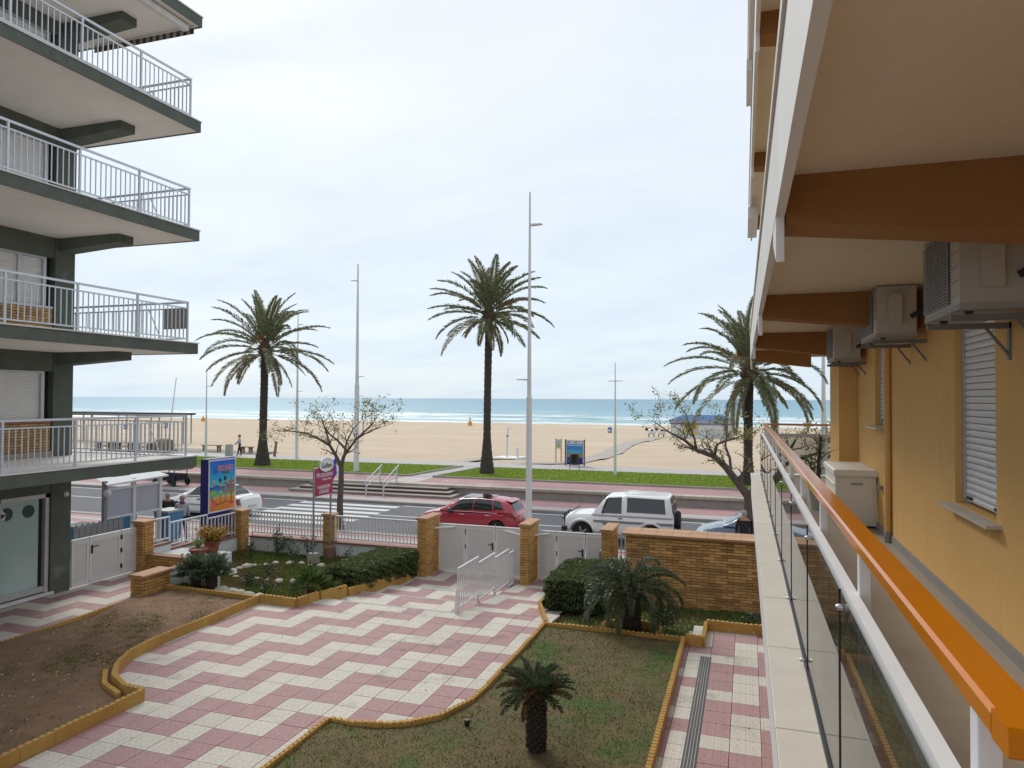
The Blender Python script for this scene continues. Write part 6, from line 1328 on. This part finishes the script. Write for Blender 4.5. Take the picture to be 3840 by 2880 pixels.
MB().prism([(20.38, 2.80), (20.56, 2.98), (20.58, 2.72), (20.48, 2.74)], -12.95, -12.935, plane='YZ').build('blue_tip', c_('sign_blue2', (.02, .03, .45)), bo); MB().prism(ell(20.62, 2.52, .13, .17, 14), -12.955, -12.94, plane='YZ').build('white_disc', m_pwht, bo)
lettering('Guillem', .235, m_pdk, bo, (-12.917, 20.0, 2.73), bold=.003, sx=.82)
for s, sz, z, sx_, y in (('PELUQUERIA', .175, 2.44, .92, 19.9), ('Hombre-Mujer', .10, 2.30, .85, 20.02), ('HAIRDRESSER', .135, 2.06, .88, 19.86), ('COIFFURE', .135, 1.90, .92, 19.86)): lettering(s, sz, m_pwht, bo, (-12.926, y, z), bold=.002, sx=sx_)
MB().box(-12.928, -12.924, 19.6, 20.15, 1.975, 1.983).build('rule', m_pwht, bo)
for y, zb in ((19.34, .0), (20.3, .0)):
    MB().tube([(-12.96, y, zb), (-12.96, y, 2.68)], .03, 8).build('post', m_post, hs_, smooth=40)
MB().prism([(19.22, -.3), (19.5, -.3), (19.47, .04), (19.25, .04)], -13.1, -12.82, plane='YZ').build('footing', m_conc, hs_); MB().lathe([(.19, -.32), (.17, .05), (.1, .08)], 10, (-12.96, 20.28, 0)).build('footing', mat('red_block', (.22, .12, .09), .9), hs_)
# beach notice board 16, bin, warning sign
m_wood = mat('sign_wood', (.23, .17, .10), .9, (.15, .11, .07), 8)
nb = thing('notice_board', (-11.55, 49.05, .15), 'beach notice board numbered 16 on two wooden posts', 'sign')
for x in (-12.25, -10.9): MB().tube([(x, 49.05, .0), (x, 49.05, 2.05)], .06, 8).build('post', m_wood, nb, smooth=40)
MB().box(-12.16, -10.99, 49.0, 49.05, .3, 1.98).build('panel', m_pblu, nb)
for (z0, z1, cc) in ((1.72, 1.96, (.66, .66, .68)), (1.30, 1.70, (.05, .26, .62)), (1.08, 1.30, (.10, .38, .66)), (.78, 1.08, (.28, .28, .11)), (.32, .78, (.02, .02, .20))): MB().box(-12.12, -11.03, 48.992, 49.0, z0, z1).build('print_band', c_('band', cc), nb)
o = put('lettering', textmesh('16', .26, m_pdk, .002, .006), nb, (-11.5, 48.985, 1.84), (math.pi/2, 0, 0))
MB().lathe([(.07, 0), (.07, .004), (.045, .004)], 14, (-12.0, 48.988, 1.85), 'Y').build('logo_ring', c_('logo', (.25, .2, .55)), nb)
for k in range(8): MB().box(-12.05+.13*k, -11.97+.13*k, 48.988, 48.992, 1.60, 1.67).build('print_block', m_pwht, nb)
for k in range(6): MB().box(-12.05+.09*k, -12.01+.09*k, 48.988, 48.992, .5+.08*(k % 2), .55+.08*(k % 2)).build('print_block', m_pwht, nb)
bn = thing('litter_bin', (-10.95, 46.3, .2), 'black litter bin on a steel stand in front of the notice board', 'bin')
MB().lathe([(.26, .42), (.29, 1.0), (.30, 1.02), (.27, 1.02), (.25, .9)], 18, (-10.95, 46.3, .2)).build('bucket', m_blk, bn, smooth=35)
for x in (-11.27, -10.63): MB().tube([(x, 46.3, .18), (x, 46.3, 1.1)], .022, 6).build('leg', m_blk, bn)
MB().tube([(-11.27, 46.3, .52), (-10.63, 46.3, .52)], .02, 6).build('crossbar', m_blk, bn)
ws = thing('warning_sign', (-13.3, 51.2, .1), 'narrow white warning sign between two posts on the beach path', 'sign')
for x in (-13.52, -13.12): MB().tube([(x, 51.2, .0), (x, 51.2, 1.95)], .035, 8).build('post', m_wood, ws, smooth=40)
MB().box(-13.48, -13.16, 51.17, 51.2, 1.2, 1.92).build('panel', m_pwht, ws); MB().add([(-13.44, 51.165, 1.66), (-13.2, 51.165, 1.66), (-13.32, 51.165, 1.88)], [(0, 1, 2)]).build('triangle', m_pdk, ws); MB().add([(-13.40, 51.16, 1.68), (-13.24, 51.16, 1.68), (-13.32, 51.16, 1.83)], [(0, 1, 2)]).build('triangle_fill', m_pwht, ws); MB().box(-13.43, -13.21, 51.162, 51.168, 1.3, 1.6).build('print_block', c_('lime', (.4, .45, .08)), ws)
# beach shower
sh_ = thing('beach_shower', (-18.4, 54.0, .1), 'white beach shower on a white platform', 'shower')
MB().prism([(-19.5, 53.0), (-17.3, 53.0), (-16.9, 55.2), (-19.1, 55.2)], -.1, .24).build('platform', m_mast, sh_)
MB().tube([(-18.45, 54.4, .2), (-18.4, 54.4, 1.9), (-18.33, 54.4, 2.5), (-18.2, 54.4, 2.62), (-18.1, 54.4, 2.55)], [.09, .08, .05, .04, .05], 9).build('column', m_mast, sh_, smooth=40); MB().tube([(-18.4, 54.4, 1.85), (-18.4, 54.4, 1.95)], .09, 9).build('band', m_blk, sh_); MB().tube([(-18.42, 54.4, 2.5), (-18.6, 54.4, 2.56)], .025, 6).build('shower_arm', m_mast, sh_)
MB().prism([(-17.62, .2), (-17.45, .2), (-17.45, .95), (-17.62, 1.05)], 54.3, 54.5, plane='XZ').build('foot_tap', m_mast, sh_)
# beach kiosk with blue roof
m_kw = mat('kiosk_white', (.66, .67, .68), .6, (.58, .59, .6), 2); m_kb = mat('kiosk_roof', (.03, .12, .30), .6, (.025, .10, .26), 3)
ks = thing('beach_kiosk', (-6, 101, -.6), 'white beach kiosk with a blue hipped roof near the water', 'building')
MB().box(-10.1, -2.0, 100, 104, -.9, 1.75).build('wall', m_kw, ks); MB().add([(-10.5, 99.6, 2.0), (-1.6, 99.6, 2.0), (-1.6, 104.4, 2.0), (-10.5, 104.4, 2.0), (-8.6, 101.5, 2.75), (-3.4, 101.5, 2.75), (-3.4, 102.5, 2.75), (-8.6, 102.5, 2.75)], [(0, 1, 5, 4), (1, 2, 6, 5), (2, 3, 7, 6), (3, 0, 4, 7), (4, 5, 6, 7), (0, 3, 2, 1)]).build('roof', m_kb, ks)
MB().box(-10.3, -1.8, 99.8, 100.0, 1.5, 1.62).build('purple_band', c_('purple', (.10, .06, .35)), ks); MB().box(-10.2, -1.9, 99.9, 104.1, 1.75, 2.0).build('cornice', m_kw, ks)
for (x0, x1, z0, z1) in ((-8.1, -6.4, .95, 1.45), (-8.1, -7.6, .3, .95), (-7.3, -6.6, .15, .5)): MB().box(x0, x1, 99.93, 100, z0, z1).build('yellow_logo', c_('logo_yellow', (.75, .50, .02)), ks)
MB().box(-5.2, -3.0, 99.95, 100, -.1, .9).build('hatch', m_alu, ks)
fl_ = MB().tube([(-5.4, 103, 2.6), (-5.4, 103, 4.6)], .05, 6).build('roof_mast', m_mast, ks)
# beach odds and ends
def beach_bin(x, y, z, label, m):
    t_ = thing('beach_bin', (x, y, z), label, 'bin', 'bins out on the sand'); MB().lathe([(.30, 0), (.36, .9), (.38, .92), (.3, 1.0), (.1, 1.05)], 12, (x, y, z)).build('drum', m, t_, smooth=35); MB().box(x-.15, x+.15, y-.37, y-.33, z+.3, z+.65).build('sticker', m_pwht, t_)
m_bbin = mat('blue_bin', (.03, .15, .42), .5)
for (x, y, lb) in ((-21.9, 118, 'blue beach bin standing alone on the sand towards the kiosk'), (-99, 93, 'blue beach bin seen through the green block balcony bars'), (-93, 95.5, 'blue beach bin with a flag of sand beside the leaning flagpole')): beach_bin(x, y, sandz(x, y)-.05, lb, m_bbin)
yb = thing('beach_marker', (-57.7, 145, sandz(-57.7, 145)), 'small orange and white beach marker by the waterline', 'marker'); MB().lathe([(.5, 0), (.45, .8), (.2, 1.0), (.18, 1.7), (.02, 1.9)], 10, (-57.7, 145, sandz(-57.7, 145)-.05)).build('float', c_('buoy_orange', (.72, .30, .04)), yb, smooth=35); MB().lathe([(.3, 1.0), (.3, 1.4)], 10, (-57.7, 145, sandz(-57.7, 145))).build('band', m_pwht, yb)
yb = thing('beach_marker', (-125, 140, sandz(-125, 140)), 'small orange marker behind the green block balcony', 'marker'); MB().lathe([(.5, 0), (.45, .8), (.2, 1.0), (.02, 1.6)], 10, (-125, 140, sandz(-125, 140)-.05)).build('float', bpy.data.materials['buoy_orange'], yb, smooth=35)
for k, (x, y, lb) in enumerate(((-12.9, 101.3, 'black and white toy animal rocker on the sand left of the kiosk'), (-11.9, 104.5, 'second black and white animal rocker further out by the kiosk'))):
    z = sandz(x, y); t_ = thing('play_rocker', (x, y, z), lb, 'rocker')
    mb = MB(); mb.lathe([(.05, -.6), (.34, -.4), (.38, .1), (.3, .5), (.05, .62)], 12, (x, y, z+.75), 'X'); mb.build('body', m_pwht, t_, smooth=True)
    MB().lathe([(.03, -.2), (.2, -.1), (.24, .05), (.1, .25), (.02, .3)], 10, (x-.7, y, z+1.1), 'X').build('head', m_blk, t_, smooth=True); MB().lathe([(.04, -.2), (.26, 0), (.04, .2)], 10, (x+.1, y-.2, z+.95)).build('patch', m_blk, t_, smooth=True)
    for dx in (-.35, .35): MB().tube([(x+dx, y, z-.05), (x+dx, y, z+.5)], .07, 6).build('leg', m_blk, t_)
# benches, bollard, grey bin, planter on promenade
def bench(x, y, L, label, z=.2):
    t_ = thing('bench', (x, y, z), label, 'bench', 'dark wooden benches on the promenade')
    for k in range(4): MB().box(x-L/2, x+L/2, y-.24+k*.125, y-.135+k*.125, z+.52, z+.57).build('slat', m_wood, t_)
    for s in (-1, 1): MB().prism([(y-.2, z), (y-.1, z), (y-.02, z+.52), (y-.24, z+.52)], x+s*(L/2-.25)-.05, x+s*(L/2-.25)+.05, plane='YZ').build('leg', m_wood, t_); MB().box(x+s*(L/2-.25)-.05, x+s*(L/2-.25)+.05, y+.1, y+.2, z, z+.52).build('leg', m_wood, t_)
bench(-44.2, 50.6, 2.0, 'long wooden bench left of the promenade walker'); bench(-40.0, 49.9, 1.3, 'short wooden bench right behind the promenade walker')
bo_ = MB().tube([(-35.95, 48.15, .16), (-35.8, 48.2, 1.4)], [.11, .1], 10).build('bollard', m_wood, smooth=40, loc=(-35.95, 48.15, .16)); tag(bo_, 'leaning dark wooden bollard right of the left palm', 'bollard')
gb = thing('litter_bin', (-38.7, 46.2, .2), 'plain grey cylindrical bin above the poster board', 'bin'); MB().lathe([(.30, 0), (.30, .95), (.27, 1.0), (.27, .9)], 18, (-38.7, 46.2, .2)).build('drum', m_greypave, gb, smooth=35); MB().lathe([(.31, .02), (.31, .08)], 18, (-38.7, 46.2, .2)).build('base_ring', m_kerb, gb)
bg_ = thing('person', (-41.6, 47.0, .21), 'dark figure leaning at the lamp mast by the benches', 'person') if False else None
m_picket0 = mat('grey_post', (.33, .31, .29), .8)
# terrace furniture and canopy of the beach bar at left
tf = thing('beach_bar', (-60, 60, 0), 'dark flat roofed beach bar terrace on timber posts', 'building')
MB().box(-84, -55.8, 59.8, 61.4, 3.02, 3.22).build('roof', mat('bar_roof', (.045, .035, .04), .8), tf)
for x in (-80, -75, -70, -65, -60.5, -56.2):
    for y in (60.1, 61.2): MB().box(x-.05, x+.05, y-.05, y+.05, -.4, 3.02).build('post', m_picket0, tf)
MB().box(-84, -56, 60, 61.4, -.5, .0).build('deck', m_wood, tf)
for k, x in enumerate((-53.6, -51.4, -49.3)):
    t_ = thing('picnic_table', (x, 48.2, .2), 'dark slatted terrace table stacked by the promenade edge', 'table', 'terrace tables seen through the balcony bars')
    for q in range(5): MB().box(x-.95, x+.95, 47.8+q*.17, 47.94+q*.17, .93, .98).build('top_board', m_conc, t_)
    for s in (-1, 1): MB().box(x+s*.75-.05, x+s*.75+.05, 47.85, 48.6, .2, .93).build('leg', m_wood, t_); MB().box(x-.95, x+.95, 48.2+s*.62-.15, 48.2+s*.62+.15, .58, .64).build('seat', m_wood, t_)
t_ = thing('cable_drum', (-47.2, 48.3, .2), 'rounded dark wicker lounger beside the terrace tables', 'lounger')
MB().lathe([(.2, -.7), (.62, -.6), (.68, 0), (.62, .6), (.2, .7)], 18, (-47.2, 48.3, .72), 'X').build('hood', m_wood, t_, smooth=40); MB().box(-48.0, -46.3, 47.6, 49.0, .2, .45).build('base', m_wood, t_)
# pedal cart on far pavement
pc = thing('pedal_cart', (-32.4, 33.9, -.35), 'grey hooded pedal cart with dark blue posts on the far pavement', 'cart')
MB().prism([(-33.7, .62), (-31.6, .62), (-31.45, .8), (-31.7, 1.05), (-33.6, 1.0)], 33.4, 34.6, plane='XZ').build('hood', mat('cart_grey', (.22, .22, .23), .8), pc); MB().box(-33.4, -31.8, 33.55, 34.4, .0, .35).build('seat', m_black, pc)
for x in (-33.3, -31.95):
    for y in (33.5, 34.5): MB().tube([(x, y, -.2), (x, y, .7)], .03, 6).build('post', m_nblue, pc)
    for y in (33.45, 34.55): MB().lathe([(.2, -.03), (.22, 0), (.2, .03)], 16, (x, y, -.13), 'Y').build('wheel', m_tyre, pc)
# terrace enclosure beyond the side gate: white posts, clear sheet, grey pickets, blue bins
m_clear = glassmat('clear_sheet', (.72, .75, .80), .25, 1.6); m_picket = mat('grey_picket', (.25, .25, .26), .8)
te = thing('terrace_shelter', (-20, 19.2, -.38), 'white framed terrace shelter with clear plastic sides', 'shelter')
for y in (18.0, 19.15, 20.3): MB().box(-20.06, -19.94, y-.06, y+.06, -.4, 2.15).build('post', m_mast if y != 18.0 else m_picket, te)
for y in (17.0, 18.6): MB().box(-22.5, -22.38, y-.05, y+.05, -.4, 2.15).build('post', m_mast, te)
mb = MB(); mb.box(-20.04, -19.96, 18.06, 20.24, 1.82, 1.90); mb.box(-20.04, -19.96, 18.06, 20.24, .88, .95); mb.build('side_rail', m_white, te)
MB().quad((-20.0, 18.06, .95), (-20.0, 20.24, .95), (-20.0, 20.24, 1.82), (-20.0, 18.06, 1.82)).build('clear_sheet', mat('milky_sheet', (.45, .47, .52), .25, (.40, .42, .47), 2, spec=.5), te, fixn=False)
MB().add([(-19.8, 17.9, 2.05), (-19.8, 20.5, 2.12), (-21.4, 20.3, 2.55), (-21.4, 18.2, 2.5), (-23.2, 18.2, 2.2), (-23.2, 20.3, 2.25), (-19.8, 17.9, 2.0), (-19.8, 20.5, 2.07)], [(0, 1, 2, 3), (3, 2, 5, 4), (0, 6, 7, 1)]).build('roof_sheet', m_wwall, te)
MB().lathe([(.03, -.16), (.10, -.08), (.12, .04), (.05, .14)], 9, (-19.88, 18.0, 1.75)).build('string_light_bundle', mat('bundle', (.6, .62, .6), .5), te, smooth=True)
pk = thing('picket_fence', (-19.3, 17.2, -.38), 'grey wooden picket fence behind the white side gate', 'fence')
for k in range(9): MB().prism([(16.2+k*.2, -.4), (16.38+k*.2, -.4), (16.38+k*.2, .95), (16.29+k*.2, 1.06), (16.2+k*.2, .95)], -19.2, -19.17, plane='YZ').build('picket', m_picket, pk)
MB().box(-19.17, -19.13, 16.2, 18.0, .3, .38).build('cross_rail', m_picket, pk)
def wbin(x, y, label, z=-.38):
    t_ = thing('wheeled_bin', (x, y, z), label, 'bin', 'blue wheeled bins'); MB().add([(x-.24, y-.3, z+.12), (x+.24, y-.3, z+.12), (x+.24, y+.3, z+.12), (x-.24, y+.3, z+.12), (x-.32, y-.38, z+1.15), (x+.32, y-.38, z+1.15), (x+.32, y+.38, z+1.15), (x-.32, y+.38, z+1.15)], [(0, 3, 2, 1), (4, 5, 6, 7), (0, 1, 5, 4), (1, 2, 6, 5), (2, 3, 7, 6), (3, 0, 4, 7)]).build('bin_body', m_bbin2, t_)
    MB().prism([(x-.36, z+1.15), (x+.36, z+1.15), (x+.34, z+1.22), (x-.34, z+1.22)], y-.4, y+.4, plane='XZ').build('lid', mat('bin_lid', (.35, .38, .36), .5), t_)
    for s in (-1, 1): MB().lathe([(.13, -.03), (.13, .03)], 12, (x-.2, y+s*.3, z+.13), 'Y').build('wheel', m_tyre, t_)
m_bbin2 = mat('sky_blue_plastic', (.05, .24, .42), .5, (.04, .20, .36), 2)
wbin(-20.0, 20.75, 'sky blue wheeled bin beside the grey haired couple'); wbin(-20.3, 17.35, 'sky blue wheeled bin behind the picket fence'); wbin(-21.0, 19.6, 'sky blue wheeled bin inside the plastic sided shelter')
# little things in the courtyard
sn = MB(); 
for k in range(3):
    o = stone('pigeon_stone', -15.6+.13*k, 16.7+.1*k, .335, .05, 500+k, label='small dark stone on the whitewashed terrace', grp='dark stones on the terrace', m=m_blk)
sp_ = thing('garden_spotlight', (-3.98, 9.95, .03), 'small black garden spotlight by the curved edging', 'spotlight'); MB().lathe([(.03, 0), (.045, .07), (.04, .11)], 10, (-3.98, 9.95, .03)).build('lamp_head', m_blk, sp_); MB().tube([(-3.98, 9.95, -.02), (-3.98, 9.95, .05)], .012, 6).build('spike', m_blk, sp_)
# wind-blown leaves and bits on the paving
lt = MB(); rg = random.Random(12)
for k in range(130):
    x, y = rg.uniform(-11, -4), rg.uniform(6.5, 15.1)
    if k % 4 == 0: x, y = rg.uniform(-1.15, .1), rg.uniform(6, 15.5)
    elif not inpoly(np.array([x]), np.array([y]), court)[0]: continue
    s_ = rg.uniform(.008, .028); a = rg.uniform(0, 6.28); c = Vector((x, y, .006)); d = Vector((math.cos(a), math.sin(a), rg.uniform(0, .4)))*s_; e = Vector((-math.sin(a), math.cos(a), rg.uniform(0, .3)))*s_*.5
    lt.add([c-d, c+e, c+d, c-e], [(0, 1, 2, 3)], rg.choice((0, 0, 1)))
tag(lt.build('leaf_litter', [mat('dead_leaf', (.13, .08, .035), .9), mat('paper_bit', (.6, .58, .52), .9)], fixn=False), 'small dry leaves and scraps scattered over the tiled courtyard', 'leaf litter', kind='stuff')
